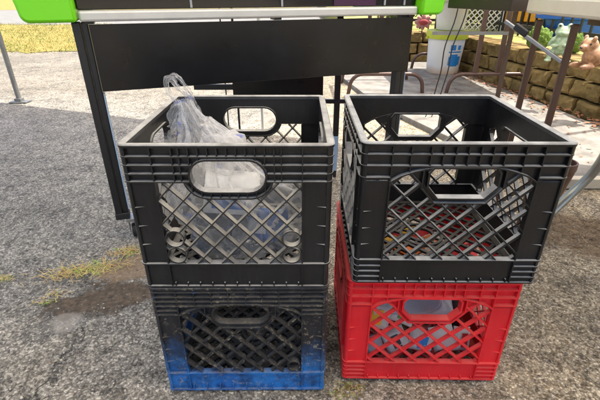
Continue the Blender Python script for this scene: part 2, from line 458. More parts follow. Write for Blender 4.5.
def make_wall(style):
    """returns dict part -> mesh. u right, v up, d inward"""
    sheet = MB(); lat = MB(); grip = MB()
    E = W-CR                      # straight wall ends, corner pieces beyond
    PU = .1165                    # window edge / post inner edge
    RZ = .0022
    if style == 'A':
        hv = .2235; hl = .032; hr = .0265
        hole = stadium(hl, hv, hr, 12); lip = stadium(hl, hv, hr+.0032, 12); outr = stadium(hl, hv, hr+.0125, 12)
        VB = .213
        ax = hl+sqrt((hr+.0125)**2-(VB-hv)**2); an = math.degrees(math.asin((VB-hv)/(hr+.0125)))
        outer = [(-E, VB), (-ax, VB)]+arc(-hl, hv, hr+.0125, 180-an, 270, 10)[1:]+arc(hl, hv, hr+.0125, -90, an, 10)+[(E, VB), (E, H-.003), (-E, H-.003)]
        sheet.curve_sheet([outer, lip], wallpt, .0085, .0112)
        hz = [.2565, .242, .2275, VB+.001]
        fine = [-.073+.0146*i for i in range(11)]
        vt = [-.1165, -.084]+fine+[.084, .1165]
        vt = sorted(set([round(x, 4) for x in vt]))
        ring_in = lip; ring_out = outr
    else:
        VB = .224
        if style == 'C':
            hole = octo(.0545, .037, .2335, .181, .021)
        else:
            hole = stadium(.030, .2125, .0215, 10)
        lip = offset(hole, .0032)
        outr = offset(hole, .0105) if style == 'C' else octo(.066, .036, .243, .178, .03)
        arch = [(-PU, .2100), (-.100, .2200), (-.08, .2275), (-.062, .2325)]
        outer = [(-E, .2095)]+arch[:1]+arch[1:]+[(-.058, .2325), (-.0545, .2345), (.0545, .2345), (.058, .2325)]+[(-x, y) for x, y in reversed(arch)]+[(E, .2095), (E, H-.003), (-E, H-.003)]
        if style == 'B':
            outer = [(-E, .2095)]+arch+[(-.050, .2355), (.050, .2355)]+[(-x, y) for x, y in reversed(arch)]+[(E, .2095), (E, H-.003), (-E, H-.003)]
        sheet.curve_sheet([outer], wallpt, .0085, .0112)
        # surround plate of the handle, below the band
        def clipt(poly, vmax): return [(x, min(y, vmax)) for x, y in poly]
        sheet.curve_sheet([clipt(outr, .2343), clipt(lip, .2340)], wallpt, .0092, .0118)
        # side gusset plates
        for s in (-1, 1):
            sheet.prism([(s*.058, .2318), (s*.092, .2240), (s*.060, .198)][::s], wallpt, .0090, .0116)
        hz = [.2570, .2375] if style == 'C' else [.265, .2535, .243, .2325]
        vt = [-.1165, -.0875]+[-.057+.019*i for i in range(7)]+[.0875, .1165] if style == 'C' else [-.116, -.083, -.052, -.02, .012, .042, .073, .116]
        ring_in = lip; ring_out = outr
        # arch rib
        pts = [(-PU, .2095)]+arch[1:]+[(-.05, .2345), (0, .2355), (.05, .2345)]+[(-x, y) for x, y in reversed(arch[1:])]+[(PU, .2095)]
        for a, b in zip(pts[:-1], pts[1:]): rib(sheet, a, b, .0024, -.0003, .0118)
    def in_lip(p): return inpoly(p, ring_in)
    # horizontal shelves (sloping tops) across the band
    for v in hz:
        for a, b in segs((-E, v), (E, v), lambda p: not in_lip(p)):
            rib(sheet, a, b, RZ, 0, .0095)
    if style != 'A':    # lowest shelf only beyond the arch ends
        for s in (-1, 1):
            for vv in ((.2170,) if style == 'C' else (.2215, .2115)): rib(sheet, (s*PU, vv), (s*E, vv), RZ, 0, .0095)
    for u in vt:
        vb = VB if style == 'A' else (.2095 if abs(u) > .11 else (.2275 if abs(u) > .08 else .2345))
        for a, b in segs((u, vb), (u, H-.003), lambda p: not in_lip(p)):
            rib(sheet, a, b, .0019, .0007, .0095)
    # rays round the handle
    if style == 'A':
        for k in range(9):
            u = -.058+.0145*k
            for a, b in segs((u, .17), (u, VB), lambda p: inpoly(p, ring_out) and not in_lip(p)):
                rib(grip, a, b, .0018, .0009, .0095)
        for poly in (arc(-hl, hv, hr+.0125, 180-an, 270, 10)+arc(hl, hv, hr+.0125, -90, an, 10),):
            for a, b in zip(poly[:-1], poly[1:]): rib(grip, a, b, .0026, .0004, .0125)
    grip.curve_sheet([lip, hole], wallpt, -.0006, .0150)
    if style == 'C':
        o2 = outr
        for a, b in zip(o2, o2[1:]+o2[:1]):
            if max(a[1], b[1]) < .238: rib(grip, a, b, .0022, .0005, .0125)
    if style == 'B':
        o2 = octo(.066, .036, .2343, .178, .03)
        for a, b in zip(o2, o2[1:]+o2[:1]):
            if min(a[1], b[1]) < .215: rib(grip, a, b, .0022, .0005, .0125)
    # posts beside the window
    VW0 = .056
    vtop = VB if style == 'A' else .2095
    for s in (-1, 1):
        a, b = sorted((s*PU, s*E))
        sheet.box(a, b, -W+.0050, -W+.0080, VW0, vtop)
        a, b = sorted((s*(PU-.0012), s*(PU+.0012)))
        sheet.box(a, b, -W+.0003, -W+.0135, VW0, vtop+.001)
        for v in (.088, .121, .154) if style != 'A' else (.095, .132, .168):   # wedge tabs
            q = [(s*(E-.016), 0), (s*E, 0), (s*E, -.0042)]
            vs = [wallpt(q[0][0], v, .0052), wallpt(q[1][0], v, .0052), wallpt(q[1][0], v, .0008), wallpt(q[0][0], v-.005, .0052), wallpt(q[1][0], v-.005, .0052), wallpt(q[1][0], v-.005, .0040)]
            sheet.add(vs, [(0,1,2),(3,5,4),(0,2,5,3),(2,1,4,5),(0,3,4,1)])
    # bottom band
    sheet.box(-E, E, -W-.0004, -W+.0130, VW0-.0028, VW0)
    sheet.box(-E, E, -W+.0055, -W+.0085, .006, VW0-.0028)
    sheet.box(-E, E, -W+.0010, -W+.0100, .0035, .006)
    for s in (-1, 1):
        a, b = sorted((s*(PU-.001), s*(PU+.001))); sheet.box(a, b, -W+.0012, -W+.006, .006, VW0-.003)
        if style == 'C':
            for v in (.041, .029, .017):
                a, b = sorted((s*(PU+.001), s*E)); sheet.box(a, b, -W+.0008, -W+.006, v-.001, v+.001)
    k = -.11
    while k < .112:
        sheet.box(k-.0009, k+.0009, -W+.0014, -W+.006, .006, .013 if style != 'B' else .020); k += .022 if style != 'B' else .0275
    # lattice
    win = [(-PU, VW0), (PU, VW0), (PU, vtop), (-PU, vtop)]
    if style != 'A':
        win = [(-PU, VW0), (PU, VW0), (PU, .2100), (.100, .2200), (.08, .2275), (.062, .2325), (-.062, .2325), (-.08, .2275), (-.100, .2200), (-PU, .2100)]
    rings = []
    if style == 'A':
        rings = [(s*.0985, v) for s in (-1, 1) for v in (.0735, .1070)]
    if style == 'B':
        rings = [(.100, .074)]
    def inw(p):
        if not inpoly(p, win) or inpoly(p, ring_out): return False
        return all(hypot(p[0]-x, (p[1]-y)) > (.0158 if style == 'A' else .0128) for x, y in rings)
    cw, chh = (.0415, .0450) if style == 'A' else ((.0465, .0465) if style == 'C' else (.0415, .044))
    off = .008 if style == 'A' else .004
    kk = chh/cw
    for fam, d0 in ((1, .0006), (-1, .0011)):
        i = -14
        while i <= 14:
            u0 = i*cw+off
            p0 = (u0-fam*.15/kk*1.0, .135-.15); p1 = (u0+fam*.15/kk*1.0, .135+.15)
            for a, b in segs(p0, p1, inw, 500):
                if style != 'A' and fam == 1: rib(lat, a, b, .0046 if style == 'C' else .0034, .0040, .0115)
                else: rib(lat, a, b, .0023, d0, .0125)
            i += 1
    for x, y in rings:
        ra = .0168 if style == 'A' else .0140; o_ = arc(x, y, ra, 0, 360, 24)[:-1]; i_ = arc(x, y, ra-.0022, 0, 360, 24)[:-1]
        lat.curve_sheet([o_, i_], wallpt, .0002, .0130)
    return sheet, lat, grip

def corner_mb(style):
    """front-right corner post, arcs between two walls, centre at (W-CR, -(W-CR))"""
    mb = MB(); cx, cy = W-CR, -(W-CR)
    def sector(ro, ri, z0, z1, n=5):
        vs = []
        for r in (ro, ri):
            for z in (z0, z1):
                for i in range(n+1):
                    a = radians(-90+90*i/n); vs.append((cx+r*cos(a), cy+r*sin(a), z))
        m_ = n+1; fs = []
        for i in range(n):
            fs += [(i, i+1, m_+i+1, m_+i), (2*m_+i+1, 2*m_+i, 3*m_+i, 3*m_+i+1), (m_+i, m_+i+1, 3*m_+i+1, 3*m_+i), (i+1, i, 2*m_+i, 2*m_+i+1)]
        fs += [(0, m_, 3*m_, 2*m_), (n, 2*m_+n, 3*m_+n, m_+n)]
        mb.add(vs, fs)
    VT = .213 if style == 'A' else .2095
    sector(CR-.0016, CR-.0080, .056, H-.003)
    if style == 'A': hz = [.2565, .242, .2275, .214]
    elif style == 'C': hz = [.2570, .2375, .2170]
    else: hz = [.265, .2535, .243, .2325, .2215, .2115]
    for v in hz: sector(CR-.0008, CR-.0095, v-.0011, v+.0011)
    sector(CR, CR-.0100, .0532, .056); sector(CR-.0022, CR-.0085, .006, .0532); sector(CR-.001, CR-.010, .0035, .006)
    if style == 'C':
        for v in (.041, .029, .017): sector(CR-.0008, CR-.006, v-.001, v+.001)
    return mb

def make_crate(style, mat, loc, rz, label):
    root = empty('milk_crate', loc, rz, label=label, cat='crate', group='stacked milk crates')
    if style == 'C': root.scale = (1.006, 1.006, .965) if mat == 'red_d' else (1.016, 1.012, .988)
    if style == 'A': root.scale = (1, 1, .986)
    sheet, lat, grip = make_wall(style)
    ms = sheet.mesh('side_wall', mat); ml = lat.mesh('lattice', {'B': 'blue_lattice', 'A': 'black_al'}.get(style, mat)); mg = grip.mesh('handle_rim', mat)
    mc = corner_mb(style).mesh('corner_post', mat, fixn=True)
    for k in range(4):
        ow = bpy.data.objects.new('side_wall', ms); ow.rotation_euler = (0, 0, k*pi/2)
        ol = bpy.data.objects.new('lattice', ml); og = bpy.data.objects.new('handle_rim', mg)
        oc = bpy.data.objects.new('corner_post', mc); oc.rotation_euler = (0, 0, k*pi/2)
        for c in (ow, ol, og, oc): COL.objects.link(c)
        ow.parent = root; oc.parent = root; ol.parent = ow; og.parent = ow
    # rim: rounded square ring with lip
    rim = MB()
    def rsq(h, r, n=6):
        p = []
        for q, (sx, sy) in enumerate(((1,-1),(1,1),(-1,1),(-1,-1))):
            p += arc(sx*(h-r), sy*(h-r), r, -90+90*q, 90*q, n)
        return p
    prof = [(W+.0004, .2715), (W+.0008, .2755), (W-.0010, H), (W-.0095, H), (W-.0115, .2758), (W-.0120, .2700)]
    rings_ = [[(x, y, z) for x, y in rsq(h, max(.0025, CR+.003+(h-W)))] for h, z in prof]
    n_ = len(rings_[0]); o0 = [v for r in rings_ for v in r]; fs = []
    m_ = len(prof)
    for i in range(m_):
        for k in range(n_):
            a = i*n_+k; b = i*n_+(k+1) % n_; j = (i+1) % m_
            fs.append((a, b, j*n_+(k+1) % n_, j*n_+k))
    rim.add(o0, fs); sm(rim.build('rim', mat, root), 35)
    # floor lattice with frame and nesting foot
    fl = MB()
    w2 = W-.012
    for a in ((-w2, w2, -w2, -w2+.012), (-w2, w2, w2-.012, w2), (-w2, -w2+.012, -w2+.012, w2-.012), (w2-.012, w2, -w2+.012, w2-.012)):
        fl.box(a[0], a[1], a[2], a[3], .0002, .0082)
    wi = w2-.011
    sq = [(-wi, -wi), (wi, -wi), (wi, wi), (-wi, wi)]
    for fam, zt in ((1, .0070), (-1, .0064)):
        for i in range(-9, 10):
            u0 = i*.036
            for a, b in segs((u0-fam*.2, -.2), (u0+fam*.2, .2), lambda p: inpoly(p, sq) and hypot(*p) > .045):
                d = Vector((b[0]-a[0], b[1]-a[1], 0)); n2 = Vector((-d.y, d.x, 0)).normalized()*(.0034 if style == 'C' else .0045)
                A_, B_ = Vector((a[0], a[1], 0)), Vector((b[0], b[1], 0))
                vs = [A_-n2, B_-n2, B_+n2, A_+n2]; fl.add([(q.x, q.y, zt-.005) for q in vs]+[(q.x, q.y, zt) for q in vs], [(3,2,1,0),(4,5,6,7),(0,1,5,4),(1,2,6,5),(2,3,7,6),(3,0,4,7)])
    for r_ in (.046, .030):
        fl.curve_sheet([arc(0, 0, r_, 0, 360, 28)[:-1], arc(0, 0, r_-.006, 0, 360, 28)[:-1]], lambda u, v, d: Vector((u, v, d)), .0074, .0020)
    for k in range(12):
        a = k*pi/6; fl.bar((.031*cos(a), .031*sin(a), .0045), (.039*cos(a), .039*sin(a), .0045), .004, .0045)
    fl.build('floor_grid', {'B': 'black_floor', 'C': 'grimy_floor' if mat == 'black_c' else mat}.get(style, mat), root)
    return root

LX = (-.2784+.0512)/2; FY = .5845
CL = Vector((LX+.001, FY+W, 0)); CRr = Vector((.2620, .612+W, 0))
PZ = .2785
make_crate('B', 'blue_b', (CL.x-.001, CL.y+.004, 0.001), radians(.4), 'scuffed blue crate with worn black paint, on the ground beneath the dusty black crate')
make_crate('A', 'black_a', (CL.x, CL.y, PZ), radians(0), 'dusty black crate holding a plastic bag, stacked on the blue crate')
make_crate('C', 'red_d', (CRr.x-.003, CRr.y, 0.006), radians(-1.0), 'bright red crate on the ground beneath an empty black crate')
make_crate('C', 'black_c', (CRr.x+.0035, CRr.y-.010, .2750), radians(-.6), 'empty black crate with octagonal handles, stacked on the red crate')

# ------------------------------------------------------------------ plastic bag
m, t, b = nt('thin_clear_bag'); co = objco(t)
out = t.nodes['Material Output']
b.inputs['Roughness'].default_value = .12; b.inputs['Specular IOR Level'].default_value = .5
n1 = noisef(t, 14, 4, .6, co); n2 = noisef(t, 55, 4, .65, co, .6)
ink = ramp(t, n2.outputs['Fac'], [(.60, (0,)*3), (.64, (1,)*3)]).outputs[0]
gate = ramp(t, n1.outputs['Fac'], [(.57, (0,)*3), (.61, (1,)*3)]).outputs[0]
fk = math_(t, 'MULTIPLY', ink, gate)
L(t, mixc(t, fk, (.66, .655, .65), (.03, .09, .50)), b.inputs['Base Color'])
tr = N(t, 'ShaderNodeBsdfTransparent'); tl = N(t, 'ShaderNodeBsdfTranslucent'); tl.inputs[0].default_value = (.8, .79, .77, 1)
m1 = N(t, 'ShaderNodeMixShader'); m1.inputs[0].default_value = .28; L(t, b.outputs[0], m1.inputs[1]); L(t, tl.outputs[0], m1.inputs[2])
m2 = N(t, 'ShaderNodeMixShader')
lw = N(t, 'ShaderNodeLayerWeight'); lw.inputs[0].default_value = .35
op = math_(t, 'ADD', math_(t, 'MULTIPLY', lw.outputs['Facing'], .70), math_(t, 'ADD', .02, math_(t, 'MULTIPLY', n1.outputs['Fac'], .42)), True)
op = math_(t, 'MAXIMUM', op, math_(t, 'MULTIPLY', fk, .9))
L(t, op, m2.inputs[0]); L(t, tr.outputs[0], m2.inputs[1]); L(t, m1.outputs[0], m2.inputs[2]); L(t, m2.outputs[0], out.inputs[0])
wv_ = N(t, 'ShaderNodeVectorMath', operation='MULTIPLY_ADD'); L(t, n1.outputs['Color'], wv_.inputs[0]); wv_.inputs[1].default_value = (.05,)*3; L(t, co, wv_.inputs[2])
va = N(t, 'ShaderNodeTexVoronoi'); va.inputs['Scale'].default_value = 38; L(t, wv_.outputs[0], va.inputs['Vector'])
vb = N(t, 'ShaderNodeTexVoronoi'); vb.inputs['Scale'].default_value = 95; L(t, wv_.outputs[0], vb.inputs['Vector'])
bump(t, b, math_(t, 'ADD', va.outputs['Distance'], math_(t, 'MULTIPLY', vb.outputs['Distance'], .3)), .8, .006)
M['bag'] = m
root = empty('plastic_bag', (CL.x, CL.y, PZ+.008), label='crumpled clear plastic bag with knotted handles, inside the dusty black crate', cat='bag')
g = MB()
# body: rings from the bottom up to the gathered neck
cen = [(.0, -.040, .006), (.0, -.045, .02), (.005, -.050, .06), (.006, -.050, .105), (-.008, -.048, .142), (-.030, -.042, .172), (-.052, -.032, .202), (-.068, -.022, .230), (-.081, -.014, .255), (-.091, -.008, .277), (-.098, -.003, .294)]
rad = [(.04, .04), (.085, .065), (.100, .078), (.108, .086), (.104, .084), (.084, .072), (.060, .052), (.040, .034), (.025, .021), (.014, .013), (.010, .009)]
NN = 150; sub = 7
def cat(pts, i, f):
    p = [pts[max(0, min(len(pts)-1, i+k))] for k in (-1, 0, 1, 2)]
    return [.5*((2*p[1][a])+(-p[0][a]+p[2][a])*f+(2*p[0][a]-5*p[1][a]+4*p[2][a]-p[3][a])*f*f+(-p[0][a]+3*p[1][a]-3*p[2][a]+p[3][a])*f**3) for a in range(len(p[0]))]
rings_ = []
for i in range(len(cen)-1):
    for s_ in range(sub):
        rings_.append((cat(cen, i, s_/sub), cat(rad, i, s_/sub), (i+s_/sub)/(len(cen)-1)))
rings_.append((cen[-1], rad[-1], 1))
for (c, r, f) in rings_:
    for k in range(NN):
        a = 2*pi*k/NN
        a2 = a+.5*noise.noise(Vector((cos(a)*1.5, sin(a)*1.5, f*6))); fold = noise.noise(Vector((cos(a2)*2.6, sin(a2)*2.6, f*2.5)))*.62+noise.noise(Vector((cos(a2)*6, sin(a2)*6, f*5)))*.30+noise.noise(Vector((cos(a2)*15, sin(a2)*15, f*9)))*.12
        fold = 1-abs(fold)*2.0
        cr = noise.noise(Vector((cos(a)*4+5, sin(a)*4, f*9)))*.10
        k_ = 1+(fold-.55)*(.26+.34*f)+cr*(1.6-f*1.2)
        rx, ry = r[0]*k_, r[1]*k_
        lump = 1+.10*sin(2*a+.7)*(1-f)
        x = c[0]+rx*cos(a)*lump; y = c[1]+ry*sin(a)*lump
        if f < .55:  # keep inside the crate
            x = max(-.1485, min(.1485, x)); y = max(-.1485, min(.1485, y))
        g.v.append((x, y, c[2]+cr*.02+(.012*cos(a-.2)*(1 if .3 < f < .8 else 0))))
for i in range(len(rings_)-1):
    for k in range(NN):
        a = i*NN+k; b_ = i*NN+(k+1) % NN; g.f.append((a, b_, b_+NN, a+NN))
bag = g.build('bag_body', 'bag', root, smooth=True, fixn=False)
# right-hand shoulder bulge
g = MB(); g.ell((-.032, -.020, .196), (.047, .045, .042), n=60, m=36)
g.v = [tuple(Vector(v)+(Vector(v)-Vector((-.032, -.020, .196))).normalized()*.013*noise.noise(Vector(v)*38)+(Vector(v)-Vector((-.032, -.020, .196))).normalized()*.007*abs(noise.noise(Vector(v)*95))) for v in g.v]
g.build('bag_bulge', 'bag', root, smooth=True, fixn=False)
def ribbon(pts, wd, seed, name='bag_handle'):
    g = MB(); pts = [Vector(p) for p in pts]; P = []
    for i in range(len(pts)-1):
        for s_ in range(8): P.append(Vector(cat([tuple(p) for p in pts], i, s_/8)))
    P.append(pts[-1]); n = 13
    for i, p in enumerate(P):
        d = (P[min(i+1, len(P)-1)]-P[max(0, i-1)]).normalized(); x = d.cross(Vector((.25, 1, .1))).normalized(); y = d.cross(x)
        f = i/(len(P)-1)
        for k in range(n):
            u = (k/(n-1)-.5)*wd*(1+.35*noise.noise(Vector((i*.22, seed, 0))))
            g.v.append(tuple(p+x*u+y*(.006*noise.noise(Vector((k*.45, seed+i*.12, 1)))+.0025*noise.noise(Vector((k*1.1, seed+i*.3, 6))))))
    for i in range(len(P)-1):
        for k in range(n-1):
            a = i*n+k; g.f.append((a, a+1, a+n+1, a+n))
    return g.build(name, 'bag', root, smooth=True, fixn=False)
K = Vector((-.098, 0, .291))
def kp(*ps): return [K+Vector((p[0]*.85, p[1], p[2]*.76)) for p in ps]
root2 = root
def carton(loc, sx, sy, sz, rz, mat, mat2, label, tilt=0):
    e = empty('carton', (CL.x+loc[0], CL.y+loc[1], PZ+.010+loc[2]), rz, label=label, cat='carton'); e.rotation_euler = (tilt, tilt*.6, rz)
    g = MB(); g.box(-sx, sx, -sy, sy, 0, sz); g.build('box', mat, e, bevel=.003)
    g = MB(); g.box(-sx*.7, sx*.5, -sy-.0012, -sy-.0002, sz*.25, sz*.7); g.build('printed_panel', mat2, e)
M['paleblue'] = simple('printed_blue_card', (.05, .16, .48), .5, var=.3, scale=40); M['card'] = simple('white_card', (.66, .66, .65), .6, var=.15, scale=18, col2=(.48, .48, .47))
M['darkstuff'] = simple('dark_grey_fabric', (.035, .033, .032), .9, bmp=.6, bdist=.01)
carton((-.020, -.055, .105), .050, .030, .060, .15, 'card', 'paleblue', 'white carton with blue printing in the upper part of the plastic bag', .25)
carton((.045, -.045, .020), .036, .028, .060, -.5, 'paleblue', 'card', 'blue printed carton low at the right inside the plastic bag', -.35)
g = MB(); g.ell((-.045, -.040, .055), (.052, .045, .045), n=36, m=24)
g.v = [tuple(Vector(v)+Vector((1, 1, 1))*.010*noise.noise(Vector(v)*45)) for v in g.v]
o = g.build('cloth_bundle', 'darkstuff', smooth=True, fixn=False); o.location = (CL.x, CL.y, PZ+.012); tag(o, 'dark crumpled cloth at the bottom of the plastic bag', 'cloth')
ribbon(kp((.022, 0, -.035), (.014, -.004, .0), (.006, -.006, .018), (-.010, -.006, .036), (-.020, -.004, .052), (-.031, 0, .054), (-.036, .003, .040), (-.034, .004, .020), (-.024, .004, .0), (-.004, .004, -.03)), .011, 2.0)
ribbon(kp((.03, .006, -.04), (.018, .008, -.008), (.010, .008, .016), (.002, .008, .034), (-.008, .008, .050), (-.020, .006, .058), (-.030, .004, .050)), .009, 7.0)
ribbon(kp((-.004, -.012, -.006), (-.016, -.014, -.014), (-.026, -.016, -.032), (-.022, -.018, -.048), (-.030, -.02, -.062)), .020, 11.0)
ribbon(kp((-.002, -.012, -.02), (-.010, -.018, -.044), (-.022, -.022, -.066), (-.028, -.022, -.084), (-.015, -.02, -.095)), .022, 15.0)

# ------------------------------------------------------------------ things in the red crate
M['white_pl'] = simple('white_plastic', (.60, .575, .53), .4, var=.1)
M['greywhite'] = simple('grey_white_plastic', (.42, .43, .46), .35, var=.12)
M['yellow'] = simple('yellow_plastic', (.85, .50, .02), .5)
M['orange_p'] = simple('orange_film', (.80, .20, .03), .4)
M['green_p'] = simple('green_plastic', (.10, .30, .05), .4)
M['redfilm'] = simple('red_print', (.55, .03, .04), .4)
M['bluelabel'] = simple('blue_print', (.02, .22, .60), .5, var=.1)
M['dark_p'] = simple('dark_plastic', (.02, .02, .022), .4)
def mat4(loc, rx=0, ry=0, rz=0):
    return Matrix.Translation(loc) @ Matrix.Rotation(rz, 4, 'Z') @ Matrix.Rotation(ry, 4, 'Y') @ Matrix.Rotation(rx, 4, 'X')
def bottle(loc, r, h, rx, rz, mat, capm, label, ry=0):
    e = empty('plastic_bottle', loc, label=label, cat='bottle', group='packs and bottles in the red crate')
    m4 = mat4((0, 0, 0), rx, ry, rz); g = MB()
    g.lathe([(r*.9, 0), (r, .006), (r, h*.62), (r*.93, h*.70), (r*.6, h*.82), (r*.34, h*.88), (r*.34, h*.93)], 28, m4)
    sm(g.build('bottle_body', mat, e)); g = MB(); g.lathe([(r*.42, h*.93), (r*.42, h), (r*.36, h*1.01)], 20, m4, True, True); sm(g.build('cap', capm, e)); return e
rc = CRr
bottle((rc.x-.10, rc.y-.02, .16), .050, .21, 0, 0, 'greywhite', 'white_pl', 'grey-white plastic bottle lying across the top behind the red crate handle', ry=radians(82))
def bowl(loc, r, h, rx, ry, mat, label):
    g = MB(); g.lathe([(r*.55, 0), (r*.62, .004), (r*.85, h*.5), (r, h), (r*1.04, h), (r*1.02, h-.004), (r*.94, h-.004), (r*.80, h*.5), (r*.55, .006)], 32, mat4((0, 0, 0), rx, ry))
    o = g.build('plastic_bowl', mat); o.location = loc; sm(o); tag(o, label, 'bowl'); return o
bowl((rc.x-.03, rc.y-.075, .215), .062, .06, radians(115), radians(18), 'greywhite', 'pale grey plastic bowl tipped on its side behind the red crate handle')
def packet(loc, sx, sy, sz, rx, ry, rz, mat, label, band=None, name='packet', cat='packet'):
    """puffed pouch with crimped ends"""
    g = MB(); n = 16; k = 10
    sd = rng.random()*50
    for side in (1, -1):
        o = len(g.v)
        for i in range(n+1):
            for j in range(k+1):
                u = i/n*2-1; v = j/k*2-1
                p = (1-u**4)*(1-v**4); z = side*(p**.6*sz+.0012)+.004*noise.noise(Vector((u*3, v*3, sd+side)))*p
                g.v.append((u*sx, v*sy*(1-.06*(1-u*u)), z))
        for i in range(n):
            for j in range(k):
                a = o+i*(k+1)+j; f = (a, a+1, a+k+2, a+k+1); g.f.append(f if side < 0 else f[::-1])
    e = empty(name, loc, label=label, cat=cat, group='packs and bottles in the red crate'); e.rotation_euler = (rx, ry, rz)
    g.build('pouch', mat, e, smooth=True, fixn=False)
    if band:
        g = MB(); g.box(-sx*.35, sx*.35, -sy*.55, sy*.55, sz+.0006, sz+.0022); g.build('printed_band', band, e)
    return e
R = radians
FR = 'packs and bottles in the red crate'
packet((rc.x-.102, rc.y-.108, .140), .036, .030, .012, R(70), R(16), R(4), 'white_pl', 'white packet with yellow band standing at the left front inside the red crate', 'yellow')
packet((rc.x-.106, rc.y-.116, .062), .026, .022, .013, R(75), R(-18), R(0), 'greywhite', 'small greyish packet low at the left front inside the red crate')
packet((rc.x-.052, rc.y-.112, .072), .026, .026, .012, R(62), R(-24), R(8), 'white_pl', 'white packet with dark band low in the front of the red crate', 'dark_p')
packet((rc.x-.040, rc.y-.090, .125), .030, .020, .012, R(50), R(20), R(-8), 'white_pl', 'white packet with green band in the middle front of the red crate', 'green_p')
packet((rc.x+.005, rc.y-.112, .070), .028, .026, .013, R(66), R(14), R(-6), 'white_pl', 'white packet with blue band low in the middle front of the red crate', 'bluelabel')
packet((rc.x+.052, rc.y-.110, .078), .026, .030, .013, R(70), R(-16), R(6), 'white_pl', 'plain white packet leaning at the right front inside the red crate')
packet((rc.x+.045, rc.y-.070, .135), .036, .026, .013, R(40), R(12), R(12), 'greywhite', 'plain grey-white packet high at the right front of the red crate')
packet((rc.x+.098, rc.y-.100, .062), .022, .028, .012, R(64), R(15), R(12), 'white_pl', 'small white packet with red band in the right front corner of the red crate', 'redfilm')
packet((rc.x-.100, rc.y+.070, .225), .050, .034, .014, R(12), R(5), R(20), 'redfilm', 'red packet with white band lying at the back left of the red crate', 'white_pl')
packet((rc.x+.010, rc.y+.095, .215), .050, .036, .015, R(8), R(-6), R(-25), 'redfilm', 'red packet with yellow band lying at the back of the red crate', 'yellow')
packet((rc.x-.010, rc.y+.015, .228), .040, .028, .013, R(6), R(8), R(50), 'orange_p', 'orange packet with white band lying on top in the middle of the red crate', 'white_pl')
packet((rc.x-.105, rc.y+.005, .232), .036, .026, .012, R(10), R(8), R(70), 'white_pl', 'white packet with red band lying at the left of the red crate', 'redfilm')
packet((rc.x-.055, rc.y+.040, .236), .030, .022, .010, R(-10), R(12), R(-30), 'yellow', 'yellow packet with red band on top of the red packets in the red crate', 'redfilm')
packet((rc.x+.050, rc.y+.045, .222), .036, .026, .012, R(10), R(-12), R(15), 'white_pl', 'white packet with orange band on top right of the orange packet', 'orange_p')
packet((rc.x+.035, rc.y-.020, .215), .030, .024, .011, R(-6), R(-10), R(-70), 'redfilm', 'small red packet with white band in front of the orange packet', 'white_pl')
packet((rc.x+.105, rc.y+.070, .190), .044, .034, .014, R(8), R(8), R(-60), 'redfilm', 'plain red packet at the back right of the red crate')
packet((rc.x-.050, rc.y+.110, .228), .038, .024, .012, R(8), R(3), R(5), 'white_pl', 'plain white packet along the back wall of the red crate')
bottle((rc.x+.10, rc.y-.02, .02), .028, .17, R(-12), 0, 'dark_p', 'dark_p', 'dark bottle standing at the right side inside the red crate')

# ------------------------------------------------------------------ black cart
m, t, b = nt('gloss_black'); b.inputs['Base Color'].default_value = (.006, .006, .008, 1); b.inputs['Roughness'].default_value = .12
M['gloss'] = m
M['panel'] = simple('satin_black_panel', (.006, .006, .007), .30, var=.5, scale=5, bmp=.12, bdist=.004, spec=.4)
M['blackmetal'] = simple('black_powder_coat', (.012, .012, .013), .42, var=.1)
M['green'] = simple('lime_green_plastic', (.16, .62, .006), .38, var=.03)
M['alu'] = simple('pale_trim', (.55, .55, .52), .35, .3, var=.05)
M['steel'] = simple('galvanised_steel', (.38, .39, .40), .4, .8, var=.1, scale=40)
M['bluegrey'] = simple('pale_blue_plastic', (.30, .42, .58), .45, var=.05)
M['purple'] = simple('dark_purple_reflection', (.04, .004, .035), .3, var=.1)
M['rubber'] = simple('black_rubber', (.012, .012, .012), .7)
cart = empty('display_cart', (-.589, 1.20, 0), radians(20), label='black cart with gloss top, pale trim and lime green corner caps, standing behind the crates', cat='cart')
g = MB(); g.box(-.002, 1.040, -.012, .46, .7115, .86)
g.build('cabinet', 'gloss', cart, bevel=.003)
g = MB(); g.box(.0, 1.038, -.034, .0, .6835, .7105); g.build('trim', 'alu', cart, bevel=.006)
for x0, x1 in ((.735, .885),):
    g = MB(); g.box(x0, x1, -.016, -.0125, .714, .85); g.build('purple_reflection', 'purple', cart)  # dark purple reflection in the gloss, painted on as an inset
for x in (.29, .56, .915, .99):
    g = MB(); g.box(x, x+.006, -.018, -.0125, .714, .85); g.build('divider', 'steel', cart)
def cap(x0, x1, sgn):
    g = MB(); n = 8
    rr = .022
    base = [(x0, .87), (x1, .87)]
    if sgn < 0:
        poly = [(x1, .6835), (x1, .87), (x0-.018, .87)]+[(x0+.004, .72)]+arc(x0+.006+rr, .6835+rr, rr, 180, 270, n)
    else:
        poly = [(x0, .87), (x0, .6835)]+arc(x1-.006-rr, .6835+rr, rr, 270, 360, n)+[(x1-.004, .72), (x1+.018, .87)]
    g.prism(poly, lambda u, v, d: Vector((u, d, v)), -.050, .47)
    return sm(g.build('corner_cap', 'green', cart, bevel=.008), 60)
cap(-.138, -.004, -1); cap(1.043, 1.138, 1)
g = MB(); g.box(.0185, 1.034, -.020, -.0135, .4985, .6765); g.build('front_panel', 'panel', cart, bevel=.0015)
g = MB()
for x in (.02, .55, 1.03):
    g = MB(); g.box(x-.012, x+.012, -.012, .03, .6768, .6832); g.build('bracket', 'blackmetal', cart)
